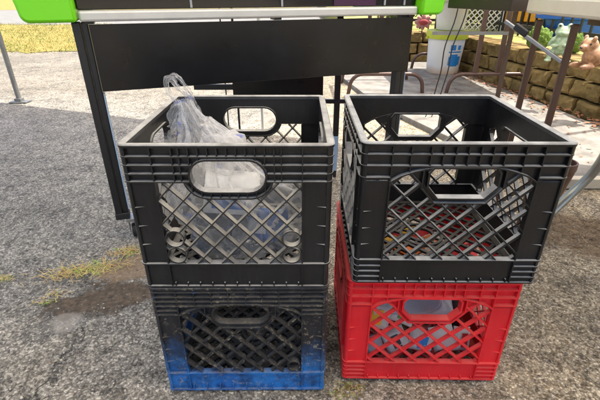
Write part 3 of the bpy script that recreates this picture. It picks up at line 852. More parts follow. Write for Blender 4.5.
for x in (.0, 1.016):
    g = MB(); g.box(x-.024, x-.003, -.012, .022, .088, .6825); lg = g.build('leg', 'blackmetal', cart, bevel=.003)
    g = MB(); g.box(x-.001, x+.016, -.008, .022, .10, .6825); g.build('inner_leg', 'blackmetal', lg, bevel=.003)
    g = MB(); g.box(x+.0168, x+.0195, -.006, .020, .11, .49); g.build('leg_edge', 'bluegrey', lg)
    g = MB(); g.box(x-.026, x+.018, -.015, .026, .078, .100); g.build('foot', 'rubber', lg, bevel=.003)
    c = MB(); c.box(x+.004, x+.050, -.018, .030, .066, .0775); c.box(x+.008, x+.011, -.008, .022, .028, .066); c.box(x+.040, x+.043, -.008, .022, .028, .066)
    cs = c.build('caster', 'steel', cart, bevel=.001)
    wv = MB(); wv.lathe([(.018, -.010), (.024, -.008), (.0245, 0), (.024, .008), (.018, .010)], 24, mat4((x+.0255, .004, .0245), 0, pi/2), True, True)
    sm(wv.build('wheel', 'rubber', cs))

# black rack behind
rk = empty('metal_rack', (.155, 1.72, 0), 0, label='low black metal rack with a dark back panel standing behind the cart', cat='rack')
g = MB(); g.box(-.012, .012, -.012, .012, .10, .70); lg = g.build('leg', 'blackmetal', rk, bevel=.002)
g = MB(); g.box(-.014, .010, -.020, -.0125, .035, .195); g.build('sleeve', 'bluegrey', lg, bevel=.002)
g = MB(); g.box(-.009, .009, -.009, .009, .0, .10); g.build('foot', 'rubber', lg)
for px, dx in ((238, .010), (227, .006)):
    p = gnd(px, 160); x = (px-300)/F*2.15/1.0-.155
    g = MB(); g.box(x-dx/2, x+dx/2, .42, .42+dx, 0, .70); g.build('leg', 'blackmetal', rk)
g = MB(); g.box(-.475, -.045, .26, .272, .285, .52); g.build('back_panel', 'panel', rk)
g = MB(); g.box(-.66, -.475, .26, .272, .335, .36); g.build('shelf_rail', 'blackmetal', rk)
g = MB(); g.box(-.06, .05, -.006, .006, .335, .352); g.build('cross_bar', 'blackmetal', rk)
p = gnd(263, 129)
g = MB(); g.tube([(p.x, p.y, 0), (p.x, p.y, .75)], .009, 12); tag(sm(g.build('thin_post', 'alu')), 'thin pale upright post on the bright ground behind the cart', 'post')

# ------------------------------------------------------------------ canopy (casts the shade)
M['fabric'] = None
m, t, b = nt('white_canopy_fabric'); out = t.nodes['Material Output']
b.inputs['Base Color'].default_value = (.8, .78, .74, 1); b.inputs['Roughness'].default_value = .8
tl = N(t, 'ShaderNodeBsdfTranslucent'); tl.inputs[0].default_value = (.92, .86, .75, 1)
mx = N(t, 'ShaderNodeMixShader'); mx.inputs[0].default_value = .62
L(t, b.outputs[0], mx.inputs[1]); L(t, tl.outputs[0], mx.inputs[2]); L(t, mx.outputs[0], out.inputs[0]); M['fabric'] = m
M['polemetal'] = simple('dull_grey_pole', (.22, .22, .21), .45, .6, var=.1)
RZ_ = 2.12
off = SUN.xy*(RZ_/SUN.z)
shade = [(-2.6, 3.20), (1.75, 1.58), (2.6, -1.2), (-2.9, -1.2)]
cor = [Vector((x+off.x, y+off.y, RZ_)) for x, y in shade]
can = empty('canopy', (0, 0, 0), label='pop-up canopy with grey poles whose roof shades the crates', cat='canopy')
ctr = sum(cor, Vector())/4+Vector((0, 0, .75))
g = MB(); nseg = 10
for q in range(4):
    a, b_ = cor[q], cor[(q+1) % 4]
    for i in range(nseg):
        p = a.lerp(b_, i/nseg); r = a.lerp(b_, (i+1)/nseg)
        g.add([p, r, ctr], [(0,1,2)]); g.add([p, r, r+Vector((0,0,-.12)), p+Vector((0,0,-.12))], [(0,1,2,3)])
g.build('roof', 'fabric', can)
p = gnd(20, 102)
pole_pts = [Vector((p.x, p.y, 0)), Vector((2.35, 2.55, 0)), Vector((3.2, -1.0, 0)), Vector((-2.3, -1.0, 0))]
for i, q in enumerate(pole_pts):
    g = MB(); top = Vector((q.x, q.y, 2.05)); top = cor[i]*.3+Vector((q.x, q.y, 2.12))*.7 if i == 0 else top
    g.tube([q+Vector((0,0,.01)), Vector((q.x-.01, q.y, 2.15))], .017, 12); po = sm(g.build('pole', 'polemetal', can))
    g = MB(); g.box(q.x-.06, q.x+.07, q.y-.04, q.y+.04, .001, .008); g.box(q.x-.024, q.x+.024, q.y-.024, q.y+.024, .008, .03); g.build('foot_plate', 'polemetal', po, bevel=.002)

# ------------------------------------------------------------------ tables
M['brownmetal'] = simple('brown_metal_leg', (.085, .048, .036), .35, .3, var=.1)
M['brownwood'] = simple('dark_brown_laminate', (.045, .030, .022), .45, var=.15, scale=14)
M['cream'] = simple('cream_plastic_top', (.62, .56, .44), .5, var=.04)
tb = empty('white_table', (.686, .3, 0), label='cream-topped folding table with brown legs at the right of the crates', cat='table')
g = MB(); g.box(0, .76, 0, 1.075, .696, .742); g.build('tabletop', 'cream', tb, bevel=.008)
g = MB(); g.box(.12, .66, .10, .95, .672, .6955); g.build('underframe', 'brownmetal', tb)
for x in (.030, .70):
    for y in (1.035, .855, .08):
        g = MB(); g.box(x-.009, x+.009, y-.006, y+.006, 0, .68); g.build('leg', 'brownmetal', tb, bevel=.003)
A_ = at(500, 18, 1.75); B_ = at(563, 62, 1.14)
A_ = at(505, 21, 1.32); B_ = at(562, 62, 1.16)
def loc_(e, p): return Vector(p)-e.location
g = MB(); g.bar(loc_(tb, A_), loc_(tb, B_), .007, .011); br = g.build('brace', 'steel', tb, bevel=.002)
C1 = A_.lerp(B_, .18); C2 = A_.lerp(B_, .40); g = MB(); g.bar(loc_(tb, C1)+Vector((0, -.002, .006)), loc_(tb, C2)+Vector((0, -.002, .006)), .012, .019); g.build('brace_lock', 'dark_p', br, bevel=.003)

bt = empty('brown_table', (.54, 1.66, 0), radians(16), label='dark brown table behind the cream table, right of the green cap', cat='table')
g = MB()
P = [Vector((.54, 1.66, 0)), Vector((.648, 1.385, 0)), Vector((1.35, 1.60, 0)), Vector((1.26, 1.87, 0))]
inv = Matrix.Rotation(-radians(16), 3, 'Z')
pp = [inv @ (q-bt.location) for q in P]
g.prism([(q.x, q.y) for q in pp], lambda u, v, d: Vector((u, v, d)), .742, .700)
g.build('tabletop', 'brownwood', bt, bevel=.003)
for q in (P[2], Vector((at(511, 60, 1.72).x, 1.72, 0))):
    q = inv @ (q-bt.location); g = MB(); g.box(q.x-.034, q.x-.020, q.y-.006, q.y+.006, 0, .70); g.build('leg', 'brownmetal', bt)
q = inv @ (Vector((.58, 1.62, 0))-bt.location)

# folding tables far back whose arched feet show
def arch_table(xc, half, Y, label, legs, bar=None, top=True):
    e = empty('folding_table' if top else 'table_frame', (xc, Y, 0), label=label, cat='table' if top else 'table_frame')
    for yy in ((0, 1.15) if top else (0, .55)):
        g = MB(); h = .175; r = .10
        pts = [(-half-.012, yy, .0), (-half-.006, yy, .035)]+[(-half+r*(1-cos(radians(a))), yy, h-r+r*sin(radians(a))) for a in (0, 15, 30, 45, 60, 75, 90)]
        pts += [(-x, y, z) for x, y, z in reversed(pts)]
        g.tube(pts, .015, 12); sm(g.build('arched_foot', 'brownmetal', e), 60)
        for x in legs:
            g = MB(); g.box(x-.016, x+.016, yy-.012, yy+.012, h+.01, .72); g.build('leg', 'brownmetal', e, bevel=.003)
        if bar and yy == 0:
            g = MB(); g.box(bar[0], bar[1], yy-.013, yy+.013, bar[2]-.012, bar[2]+.012); g.build('cross_bar', 'polemetal', e)
    g = MB()
    if top: g.box(-half-.05, half+.05, -.05, 1.2, .722, .752); g.build('tabletop', 'cream', e, bevel=.008)
    else:
        for x in legs: g.box(x-.012, x+.012, .013, .537, .700, .720)
        g.build('top_bar', 'brownmetal', e)
    return e
l = at(350, 80, 3.3); r = at(423, 80, 3.3)
arch_table((l.x+r.x)/2, (r.x-l.x)/2, 3.3, 'low brown metal trestle with its top left off and arched feet, standing behind the cart', [at(377, 72, 3.3).x-(l.x+r.x)/2], top=False)  # table frame; top left off to keep its shadow off the ground
l = at(449, 80, 3.3); r = at(530, 80, 3.3)
xc = (l.x+r.x)/2
c0 = at(433, 31, 3.3); c1 = at(508, 35, 3.3)
arch_table(xc, (r.x-l.x)/2, 3.3, 'folding table with arched brown feet standing between the buckets and the stone wall', [at(475, 72, 3.3).x-xc, at(497, 74, 3.3).x-xc], (c0.x-xc, c1.x-xc, (c0.z+c1.z)/2))

# hanging cables
for a, b_, nm in (((458, 8), (436, 92), 'left of the two thin dark cables hanging in front of the white buckets'), ((467, 8), (442, 93), 'right of the two thin dark cables hanging in front of the white buckets')):
    A_ = at(a[0], a[1], 2.6); B_ = at(b_[0], b_[1], 2.6); g = MB()
    pts = [A_.lerp(B_, i/12)+Vector((.006*sin(i*.9), 0, 0))+Vector((-.012*sin(pi*i/12), 0, 0)) for i in range(13)]
    g.tube([Vector((A_.x+.005, A_.y, .95))]+pts+[Vector((B_.x-.05, B_.y, .004)), Vector((B_.x-.3, B_.y+.1, .004))], .0038, 8)
    tag(sm(g.build('cable', 'rubber')), nm, 'cable', 'cables hanging by the buckets')

# bent steel tube at right
g = MB(); raw = [at(540, 224, 1.17), at(556, 208, 1.20), at(572, 193, 1.22), at(587, 179, 1.22), at(598, 166, 1.21), at(608, 148, 1.20), at(616, 118, 1.18), at(626, 50, 1.15)]
P = []
for i in range(len(raw)-1):
    for s_ in range(5): P.append(Vector(cat([tuple(p) for p in raw], i, s_/5)))
P.append(raw[-1]); g.tube([Vector((raw[0].x-.09, 1.16, .02))]+P, .0145, 16)
M['tube'] = simple('grey_tube', (.30, .31, .28), .35, .75, var=.05)
tag(sm(g.build('bent_tube', 'tube'), 60), 'bent grey steel tube rising at the right edge beside the pale slab', 'metal tube')

# pot
g = MB(); M['brownpot'] = simple('brown_clay', (.11, .05, .03), .5, var=.2)
p = gnd(570, 180); g.lathe([(.035, 0), (.040, .002), (.060, .09), (.066, .12), (.068, .122), (.068, .150), (.060, .150), (.055, .11), (.03, .01)], 28, mat4((1.048, 1.53, 0.0)) @ Matrix.Diagonal((.85, .85, 1, 1)))
tag(sm(g.build('clay_pot', 'brownpot')), 'small brown clay pot half hidden behind the right black crate', 'pot')

# ------------------------------------------------------------------ paving, wall, garden
M['concrete'] = simple('pale_concrete', (.24, .225, .20), .85, var=.10, scale=9, bmp=.6, bdist=.004, col2=(.12, .11, .095), spec=.2)
g = MB()
sl_ = [(1.02, 1.66), (2.2, 1.60), (2.2, 2.35), (1.80, 2.52), (1.62, 4.3), (1.55, 5.2), (.2, 5.2), (.55, 3.0)]
g.prism(sl_, lambda u, v, d: Vector((u, v, d)), .030, -.02)
tag(g.build('pavement', 'concrete', bevel=.006), kind='structure')
M['board'] = simple('weathered_board', (.50, .44, .33), .7, var=.1, scale=9)
g = MB(); g.box(1.10, 2.3, 1.585, 1.625, .0, .045); tag(g.build('edging_board', 'board', bevel=.003), 'pale wooden edging board along the front of the concrete slab', 'board')

m, t, b = nt('tan_split_stone'); co = objco(t)
n1 = noisef(t, 11, 6, .7, co); n2 = noisef(t, 70, 5, .7, co); v = N(t, 'ShaderNodeTexVoronoi'); v.inputs['Scale'].default_value = 3.2; L(t, co, v.inputs['Vector'])
sv = N(t, 'ShaderNodeSeparateColor'); L(t, v.outputs['Color'], sv.inputs[0])
c = ramp(t, n1.outputs['Fac'], [(.3, (.11, .075, .03)), (.55, (.23, .165, .07)), (.75, (.34, .25, .12))]).outputs[0]
c = mixc(t, .7, c, ramp(t, sv.outputs[0], [(0, (.72, .70, .62)), (1, (1.2, 1.15, 1.0))]).outputs[0], 'MULTIPLY')
L(t, c, b.inputs['Base Color']); b.inputs['Roughness'].default_value = .95; b.inputs['Specular IOR Level'].default_value = .15
bump(t, b, math_(t, 'ADD', n1.outputs['Fac'], math_(t, 'MULTIPLY', n2.outputs['Fac'], .5)), .7, .012)
M['stone'] = m
rs = random.Random(11)
def stone_wall(A_, B_, hgt, thick, name_label):
    A_ = Vector((*A_, 0)); B_ = Vector((*B_, 0)); d = (B_-A_); l = d.length; d.normalize(); n = Vector((-d.y, d.x, 0))
    g = MB(); courses = 3; ch = hgt/courses
    def block(s0, s1, z0, z1, jut):
        # rough block: subdivided box displaced
        nu, nv = 12, 6; r_ = .013
        pts = {}
        vs = []; fs = []
        idx = {}
        def P_(i, j, k):
            key = (i, j, k)
            if key in idx: return idx[key]
            u = i/nu; v_ = j/nv
            x = s0+(s1-s0)*u; z = z0+(z1-z0)*v_; y = (-jut if k == 0 else thick)
            eu = min(u, 1-u)*(s1-s0); ev = min(v_, 1-v_)*(z1-z0)
            if k == 0:
                e = min(eu, ev); y += max(0, r_-e)**1.0*.8
                q = A_+d*x; y += .024*noise.noise(Vector((q.x*9+s0*7, q.y*9, z*16)))+.013*noise.noise(Vector((q.x*31, q.y*31+s0, z*40)))
                if 0 < i < nu: x += .006*noise.noise(Vector((x*20, z*20, 4)))
            p = A_+d*x+n*y+Vector((0, 0, z)); idx[key] = len(vs); vs.append(p); return idx[key]
        for i in range(nu):
            for j in range(nv): fs.append((P_(i,j,0), P_(i+1,j,0), P_(i+1,j+1,0), P_(i,j+1,0)))
        for i in range(nu):
            fs.append((P_(i,nv,0), P_(i+1,nv,0), P_(i+1,nv,1), P_(i,nv,1))); fs.append((P_(i+1,0,0), P_(i,0,0), P_(i,0,1), P_(i+1,0,1)))
        for j in range(nv):
            fs.append((P_(0,j+1,0), P_(0,j,0), P_(0,j,1), P_(0,j+1,1))[::-1][::-1]); fs.append((P_(nu,j,0), P_(nu,j+1,0), P_(nu,j+1,1), P_(nu,j,1)))
        fs.append((P_(0,0,1), P_(0,nv,1), P_(nu,nv,1), P_(nu,0,1)))
        g.add(vs, fs)
    for c_ in range(courses):
        s = -rs.random()*.15
        while s < l:
            ln = .17+.11*rs.random(); s1 = min(l, s+ln)
            if s1-max(s, 0) > .03: block(max(s, 0)+.011, s1-.011, c_*ch+.007, (c_+1)*ch-.007, .012*rs.random()+.015*(courses-1-c_))
            s = s+ln
    g.build
    o = g.build('stone_wall', 'stone', smooth=True); tag(o, name_label, 'wall'); sm(o, 28); return o
WA = (1.995, 1.75); WB = (1.60, 4.75)
stone_wall(WB, WA, .345, .27, 'low tan stone block wall with figurines on it, running along the right')
stone_wall((.70, 4.92), (1.62, 4.92), .345, .27, 'low tan stone wall section behind the white buckets')
# raised lawn behind
M['bedgrass'] = simple('sunlit_garden_bed', (.40, .38, .12), .9, var=.2, scale=6, col2=(.22, .22, .06), spec=.1, bmp=.5, bdist=.02)
g = MB(); g.prism([(2.20, 1.4), (9, 1.0), (12, 20), (.75, 20), (.75, 5.18), (1.84, 5.18), (1.86, 4.75)], lambda u, v, d: Vector((u, v, d)), .335, -.05)
tag(g.build('garden_bed', 'bedgrass'), kind='structure')

# leaf litter at the wall foot and on the paving
M['litter'] = simple('dry_leaves', (.36, .12, .06), .7, var=.3, scale=13, col2=(.20, .13, .05))
g = MB(); rng = random.Random(9)
def leaf(x, y, z, s):
    a = rng.random()*6.28; ti = (rng.random()-.5)*1.2; R3 = Matrix.Rotation(a, 3, 'Z') @ Matrix.Rotation(ti, 3, 'X')
    vs = [Vector((x, y, z+.3*s))+R3 @ Vector(q)*s for q in ((-1, 0, 0), (-.3, .42, .1), (.6, .34, 0), (1.1, 0, .2), (.6, -.34, 0), (-.3, -.42, .1))]
    g.add(vs, [(0,1,2,3,4,5)])
for i in range(420):
    f = rng.random(); x = 1.995-.395*f; y = 1.75+3.0*f; leaf(x-.02-abs(rng.gauss(0, .10)), y, .032, .010+.012*rng.random())
for i in range(150): leaf(1.0+.8*rng.random(), 1.7+2.5*rng.random(), .031, .006+.010*rng.random())
tag(g.build('leaf_litter', 'litter', fixn=False), 'dry reddish leaves along the foot of the stone wall', 'leaves', kind='stuff')
g = MB()
for i in range(650):
    a = rng.gauss(0, .12); b_ = rng.gauss(0, .09); c = gnd(585, 232); leaf(c.x+a, c.y+b_, .001, .003+.006*rng.random())
for i in range(90):
    leaf(-1.2+2.6*rng.random(), .45+1.5*rng.random(), .001, .002+.004*rng.random())
M['debris'] = simple('brown_debris', (.22, .14, .07), .8, var=.3, scale=30, col2=(.07, .04, .02))
tag(g.build('ground_debris', 'debris', fixn=False), 'brown leaf crumbs and mulch on the gravel at the right edge', 'debris', kind='stuff')

# buckets
m, t, b = nt('white_bucket'); co = objco(t); sp = N(t, 'ShaderNodeSeparateXYZ'); L(t, co, sp.inputs[0])
n = noisef(t, 9, 4, .6, co)
mr = N(t, 'ShaderNodeMapRange'); mr.inputs[1].default_value = .09; mr.inputs[2].default_value = .01
L(t, math_(t, 'ADD', sp.outputs[2], math_(t, 'MULTIPLY', math_(t, 'SUBTRACT', n.outputs['Fac'], .4), .12)), mr.inputs[0])
L(t, mixc(t, math_(t, 'MULTIPLY', mr.outputs[0], .6), (.74, .73, .70), (.50, .25, .07)), b.inputs['Base Color']); b.inputs['Roughness'].default_value = .4
M['bucket'] = m
M['whitebucket'] = simple('clean_white_bucket', (.72, .71, .68), .4, var=.03)
M['lid'] = simple('yellow_green_lid', (.50, .55, .03), .45, var=.08)
BX = at(443, 75, 4.2)
bk = empty('bucket', (BX.x, 4.25, .03), label='white bucket with yellow lid rim and blue printing, lower of the two stacked buckets', cat='bucket', group='stacked white buckets')
g = MB(); g.lathe([(.150, 0), (.152, .004), (.176, .36), (.186, .362), (.186, .372), (.178, .374)], 40); sm(g.build('bucket_body', 'bucket', bk))
g = MB(); g.lathe([(.179, .318), (.192, .318), (.196, .375), (.192, .388), (.150, .390)], 40, None, False, True); sm(g.build('lid', 'lid', bk))
g = MB()
g.ell((-.198, -.03, .325), (.02, .012, .012), n=10, m=6); g.build('handle_lug', 'lid', bk)
def label_patch(parent, a0, a1, z0, z1, base_r0, base_r1, mat):
    g = MB(); n = 12
    for i in range(n+1):
        a = radians(a0+(a1-a0)*i/n)
        for z in (z0, z1):
            r = base_r0+(base_r1-base_r0)*z/.36+.0012; g.v.append((r*cos(a), r*sin(a), z))
    for i in range(n): g.f.append((2*i, 2*i+2, 2*i+3, 2*i+1))
    return g, mat
def lp(a0, a1, z0, z1, mat='bluelabel'):
    g, _ = label_patch(bk, a0, a1, z0, z1, .152, .176, mat); g.build('printing', mat, bk, smooth=True, fixn=False)
lp(-94, -48, .085, .165); lp(-88, -62, .165, .185); lp(-96, -50, .20, .212); lp(-92, -74, .222, .27); lp(-66, -54, .225, .265); lp(-90, -56, .075, .088)
bk2 = empty('bucket', (BX.x+.02, 4.27, .4235), label='plain white bucket standing on the yellow-lidded bucket', cat='bucket', group='stacked white buckets')
g = MB(); g.lathe([(.125, 0), (.127, .004), (.160, .28), (.168, .282), (.168, .29), (.158, .29), (.12, .01)], 40); sm(g.build('bucket_body', 'whitebucket', bk2))
g = MB(); g.lathe([(.154, .225), (.166, .226), (.166, .236), (.156, .237)], 40, None, False); sm(g.build('rib_band', 'whitebucket', bk2))

# figurines
def figurine(name, parts, mat, loc, rz, label, cat_, vox=.005, extra=()):
    e = empty(name, loc, rz, label=label, cat=cat_)
    e.scale = (1.15,)*3
    g = MB()
    for c, r, *ro in parts: g.ell(c, r, ro[0] if ro else None, 18, 12)
    o = g.build('figure', mat, e)
    md = o.modifiers.new('remesh', 'REMESH'); md.mode = 'VOXEL'; md.voxel_size = vox; md.use_smooth_shade = True
    md = o.modifiers.new('smooth', 'SMOOTH'); md.factor = .6; md.iterations = 4
    for nm, c, r, mt in extra:
        g = MB(); g.ell(c, r, None, 12, 8); g.build(nm, mt, e, smooth=True)
    return e
M['frogm'] = simple('weathered_pale_green_ceramic', (.42, .50, .34), .4, var=.1, scale=45, col2=(.13, .24, .12), bmp=.5)
M['bearm'] = simple('orange_tan_ceramic', (.44, .24, .12), .5, var=.15, scale=40, col2=(.17, .08, .04), bmp=.6)
M['eye'] = simple('dark_eye', (.02, .015, .01), .3)
rX = lambda a: Matrix.Rotation(radians(a), 3, 'X'); rY = lambda a: Matrix.Rotation(radians(a), 3, 'Y'); rZ3 = lambda a: Matrix.Rotation(radians(a), 3, 'Z')
fp = gnd(557, 61, .345)
frog = [((0, 0, .085), (.040, .034, .055)), ((0, -.004, .155), (.044, .036, .030)), ((-.024, -.012, .184), (.015, .015, .016)), ((.024, -.012, .184), (.015, .015, .016)),
        ((0, -.025, .148), (.036, .024, .014)),
        ((-.046, -.012, .105), (.012, .013, .034), rY(28)), ((.046, -.012, .105), (.012, .013, .034), rY(-28)), ((-.032, -.040, .085), (.022, .012, .011)), ((.032, -.040, .085), (.022, .012, .011)),
        ((-.040, -.014, .038), (.020, .034, .024)), ((.040, -.014, .038), (.020, .034, .024)), ((-.044, -.030, .016), (.013, .014, .022)), ((.044, -.030, .016), (.013, .014, .022)),
        ((-.048, -.050, .007), (.020, .028, .008)), ((.048, -.050, .007), (.020, .028, .008))]
figurine('frog_figurine', frog, 'frogm', (fp.x+.01, fp.y+.03, .343), radians(-25), 'pale green frog figurine sitting upright on the stone wall', 'figurine', .004,
         [('eye', (-.026, -.0255, .187), (.006, .004, .006), 'eye'), ('eye', (.026, -.0255, .187), (.006, .004, .006), 'eye')])
bp_ = gnd(586, 69, .345)
bear = [((-.012, 0, .115), (.042, .040, .038)), ((-.050, -.010, .105), (.022, .022, .018)), ((-.024, -.034, .150), (.014, .009, .014)), ((-.010, .034, .150), (.014, .009, .014)),
        ((.045, .005, .060), (.062, .050, .052)), ((.120, .01, .055), (.060, .055, .050)), ((.0, -.020, .070), (.035, .034, .040)),
        ((-.030, -.040, .018), (.046, .016, .016)), ((-.020, .035, .018), (.046, .016, .016)), ((.120, -.050, .028), (.050, .020, .028)), ((.09, -.06, .014), (.036, .016, .013)),
        ((.175, 0, .035), (.03, .018, .018))]
figurine('bear_figurine', bear, 'bearm', (bp_.x-.01, bp_.y, .343), radians(12), 'orange-tan reclining animal figurine with round ears on the stone wall', 'figurine', .0045,
         [('eye', (-.036, -.030, .125), (.005, .004, .005), 'eye'), ('eye', (-.048, .008, .125), (.004, .005, .005), 'eye'), ('nose', (-.071, -.013, .108), (.005, .007, .005), 'eye')])

# fence with black pickets behind the wall
def fence(A_, B_, label, hgt=1.05, z0=.33, step=.115):
    A_ = Vector((*A_, 0)); B_ = Vector((*B_, 0)); n = int((B_-A_).length/step)
    e = empty('metal_fence', (A_.x, A_.y, z0), atan2(B_.y-A_.y, B_.x-A_.x), label=label, cat='fence')
    l = (B_-A_).length
    for z in (.10, hgt-.08):
        g = MB(); g.box(0, l, -.012, .012, z-.015, z+.015); g.build('rail', 'blackmetal', e)
    for i in range(n+1):
        g = MB(); x = i*l/n; g.box(x-.0075, x+.0075, -.0075, .0075, 0.0, hgt); g.build('picket', 'blackmetal', e)
fence((2.55, 2.6), (2.15, 5.4), 'black picket fence on the raised bed behind the figurines')
fence((2.10, 5.45), (.95, 5.45), 'black picket fence behind the white buckets', z0=.335, step=.10)

# play panels, tub, balls, lattice, ornament
M['sunorange'] = simple('orange_panel_paint', (.85, .36, .01), .5, var=.05)
M['playblue'] = simple('blue_plastic', (.02, .12, .50), .45, var=.08)
M['lime'] = simple('lime_foliage', (.20, .32, .03), .8, var=.1, scale=30, col2=(.07, .14, .02), bmp=1.0, bdist=.02)
e = empty('play_house', (3.1, 5.0, .335), radians(-12), label='orange panelled play house beyond the fence above the blue tub', cat='play house')
for k in range(9):
    g = MB(); x = -.75+k*.20; g.box(x, x+.185, 0, .04, .10, .95); g.build('panel', 'sunorange', e, bevel=.01)
g = MB(); g.box(-.78, 1.06, .042, .9, .0, .97); g.build('house_body', 'brownwood', e)
g = MB(); g.prism([(-.9, .97), (1.2, .97), (.15, 1.5)], lambda u, v, d: Vector((u, d, v)), -.08, 1.0); g.build('roof', 'playblue', e)
g = MB(); g.lathe([(.28, 0), (.30, .01), (.36, .17), (.40, .18), (.40, .21), (.37, .21), (.33, .05), (.28, .02)], 36, mat4((2.85, 4.25, .335)) @ Matrix.Diagonal((1.5, .8, 1.05, 1)))
tag(sm(g.build('plastic_tub', 'playblue')), 'oval blue plastic tub beyond the fence behind the figurines', 'tub')
for px, py, r, Y, lb in ((537, 46, .085, 3.45, 'lime green round shrub ball left of the frog figurine'), (570, 56, .075, 3.25, 'lime green round shrub ball between the frog and the bear figurines')):
    p = at(px, py, Y); g = MB(); g.ell((0, 0, r), (r, r, r), None, 40, 26)
    g.v = [tuple(Vector(v)*(1+.22*noise.noise(Vector(v)*45+Vector((px, 0, 0))))) for v in g.v]
    o = g.build('green_ball', 'lime', smooth=True, fixn=False); o.location = (p.x, p.y, .333); tag(o, lb, 'ball', 'lime green balls behind the wall')
M['latw'] = simple('white_lattice_paint', (.75, .68, .55), .6, var=.06)
p0 = at(463, 33, 5.0); p1 = at(498, 33, 5.0); wl = p1.x-p0.x
e = empty('lattice_panel', (p0.x, 5.0, .34), label='pale diagonal lattice panel behind the folding table legs', cat='lattice')
g = MB(); sq = [(0, .02), (wl, .02), (wl, .42), (0, .42)]
for fam, dd in ((1, 0), (-1, .009)):
    for i in range(-12, 16):
        u0 = i*.062
        for a, b_ in segs((u0-fam*.3, -.1), (u0+fam*.3, .5), lambda p: inpoly(p, sq)):
            g.bar((a[0], dd, a[1]), (b_[0], dd, b_[1]), .008, .016, Vector((0, 1, 0)))
g.build('slats', 'latw', e)
g = MB(); g.box(-.02, 0, -.005, .02, 0, .44); g.box(wl, wl+.02, -.005, .02, 0, .44); g.box(0, wl, -.005, .02, .42, .44); g.build('frame', 'latw', e)
M['pink'] = simple('pink_petal', (.50, .22, .20), .7); M['redp'] = simple('red_petal', (.38, .05, .05), .7)
c = at(423, 22, 4.75); e = empty('flower_ornament', (c.x, c.y, .345), label='pink and red flower-shaped garden stake left of the buckets', cat='ornament')
g = MB(); g.tube([(0, 0, 0), (0, 0, c.z-.345)], .006, 8); g.build('stake', 'blackmetal', e)
g = MB()
for k in range(8):
    a = k*pi/4; g.ell((.055*cos(a), -.012, c.z-.345+.04*sin(a)), (.04, .008, .024), Matrix.Rotation(-a, 3, 'Y'), 10, 6)
g.build('petals', 'pink', e, smooth=True)
g = MB(); g.ell((0, -.025, c.z-.345), (.05, .012, .028)); g.build('centre', 'redp', e, smooth=True)

# shrubs & trees
def leafy(name, loc, rx, ry, rz_, n, ls, cols, label, cat_, trunk=None, seed=1, group=None):
    e = empty(name, loc, label=label, cat=cat_, group=group)
    mm = simple(name+'_leaf', cols[0], .6, var=.2, scale=3.0/max(rx, .3), col2=cols[1], spec=.25)
    r = random.Random(seed); g = MB()
    cl = []
    for i in range(max(6, int(n/160))):
        v = Vector((r.gauss(0, 1), r.gauss(0, 1), r.gauss(0, 1))).normalized()*(r.random()**.45)
        cl.append(Vector((v.x*rx*.8, v.y*ry*.8, rz_+v.z*rz_*.8)))
    for i in range(n):
        c = cl[r.randrange(len(cl))]; s_ = .30
        p = c+Vector((r.gauss(0, rx*s_*.6), r.gauss(0, ry*s_*.6), r.gauss(0, rz_*s_*.6)))
        if p.z < .01: continue
        a = Vector((r.gauss(0, 1), r.gauss(0, 1), r.gauss(0, 1))).normalized(); b2 = a.cross(Vector((r.random(), r.random(), .3))).normalized(); l_ = ls*(.6+.8*r.random())
        g.add([p-a*l_, p+b2*l_*.45, p+a*l_, p-b2*l_*.45], [(0,1,2,3)])
    zt = trunk or 0
    o = g.build('crown' if trunk else 'foliage', mm, e, fixn=False); o.location = (0, 0, zt)
    g = MB()
    if trunk:
        g.tube([(0, 0, 0), (.02, .01, zt*.5), (0, 0, zt+rz_*.8)], [trunk*.07, trunk*.05, trunk*.02], 10)
        for k in range(5):
            a = k*1.3; g.tube([(0, 0, zt*.9), (cos(a)*rx*.5, sin(a)*ry*.5, zt+rz_*(.8+.2*(k % 2)))], [trunk*.03, trunk*.008], 6)
        g.build('trunk', 'bark', e)
    else:
        for k in range(5):
            a = k*1.3; g.tube([(0, 0, 0), (cos(a)*rx*.5, sin(a)*ry*.5, rz_*1.3)], [.012, .004], 6)
        g.build('stems', 'bark', e)
M['bark'] = simple('bark', (.12, .085, .06), .9)
leafy('shrub', (2.35, 6.3, .335), .50, .4, .40, 2600, .035, ((.30, .34, .05), (.10, .16, .03)), 'yellow-green shrub behind the table leg left of the orange play house', 'shrub', seed=2)
leafy('shrub', (1.75, 7.2, .335), .45, .4, .32, 2000, .035, ((.34, .30, .08), (.16, .18, .04)), 'olive shrub beyond the lattice panel', 'shrub', seed=3)
leafy('shrub', (1.30, 6.2, .335), .45, .35, .36, 2200, .03, ((.12, .18, .05), (.05, .08, .02)), 'dark green shrub behind the fence and flower ornament', 'shrub', seed=4)
leafy('shrub', (3.9, 5.6, .335), .6, .5, .55, 2600, .04, ((.20, .28, .05), (.07, .12, .03)), 'tall green shrub right of the play house beyond the fence', 'shrub', seed=6)
leafy('tree', (6.5, 13, .3), 2.4, 2.4, 1.7, 9000, .12, ((.09, .13, .03), (.04, .07, .02)), 'broad tree far behind the garden', 'tree', 2.3, 8)
leafy('tree', (-14, 48, 0), 4, 4, 3, 9000, .25, ((.09, .13, .03), (.04, .07, .02)), 'large tree beyond the far lawn', 'tree', 3.0, 9)

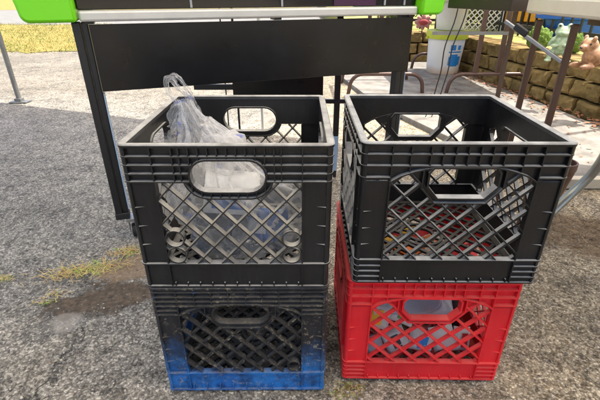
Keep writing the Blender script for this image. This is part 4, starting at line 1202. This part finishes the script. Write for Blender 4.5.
# dry grass tuft & weeds
M['straw'] = simple('straw_blades', (.62, .48, .20), .7, scale=25, col2=(.40, .25, .08), var=.2, spec=.2)
M['greenb'] = simple('green_blades', (.26, .42, .05), .6, scale=25, col2=(.35, .40, .10), var=.2, spec=.2)
def tuft(c, n, sx, sy, mat_sel, label, ang=0.3, hl=.03, seed=1):
    r = random.Random(seed); e = empty('grass_tuft', (c.x, c.y, 0), label=label, cat='grass tuft')
    gs = {'straw': MB(), 'greenb': MB()}
    for i in range(n):
        u = r.gauss(0, sx); v_ = r.gauss(0, sy)*(1-.4*abs(u)/(sx*3)); x = u*cos(ang)-v_*sin(ang); y = u*sin(ang)+v_*cos(ang)
        key = mat_sel(u, v_, r); a = r.random()*6.28; l_ = hl*(.35+r.random()); wd = .0005+.0005*r.random(); hh = l_*(.05+.25*r.random())
        d = Vector((cos(a), sin(a), 0)); s_ = Vector((-sin(a), cos(a), 0))*wd; p = Vector((x, y, .0))
        b1 = p+d*l_*.35+Vector((0, 0, hh)); b2 = p+d*l_*.75+Vector((0, 0, hh*.9))+s_*r.gauss(0, 4); b3 = p+d*l_+Vector((0, 0, hh*.3))+s_*r.gauss(0, 8)
        gs[key].add([p-s_, p+s_, b1+s_, b1-s_, b2+s_*.8, b2-s_*.8, b3], [(0,1,2,3), (3,2,4,5), (5,4,6)])
    for k, g in gs.items():
        if g.v: g.build('dry_blades' if k == 'straw' else 'green_blades', k, e, fixn=False)
tuft(gnd(86, 270), 330, .056, .020, lambda u, v_, r: 'greenb' if (r.random() < (.55 if .0 < u < .05 else .12)) else 'straw', 'sprawling dry yellow grass tuft left of the stacked crates', .28, .034, 1)
tuft(gnd(128, 252), 150, .026, .014, lambda u, v_, r: 'straw' if r.random() < .85 else 'greenb', 'small straw tuft by the cart wheel', .3, .026, 2)
tuft(gnd(52, 297), 45, .022, .014, lambda u, v_, r: 'greenb' if r.random() < .2 else 'straw', 'thin low grass sprig at the lower left of the dry tuft', .8, .022, 3)
tuft(gnd(2, 279), 60, .02, .010, lambda u, v_, r: 'straw' if r.random() < .7 else 'greenb', 'orange dry grass sprig at the left edge of the ground', .3, .02, 4)
tuft(gnd(346, 392), 50, .018, .010, lambda u, v_, r: 'straw' if r.random() < .6 else 'greenb', 'flat mossy sprig on the gravel in front of the gap between crates', .3, .010, 5)
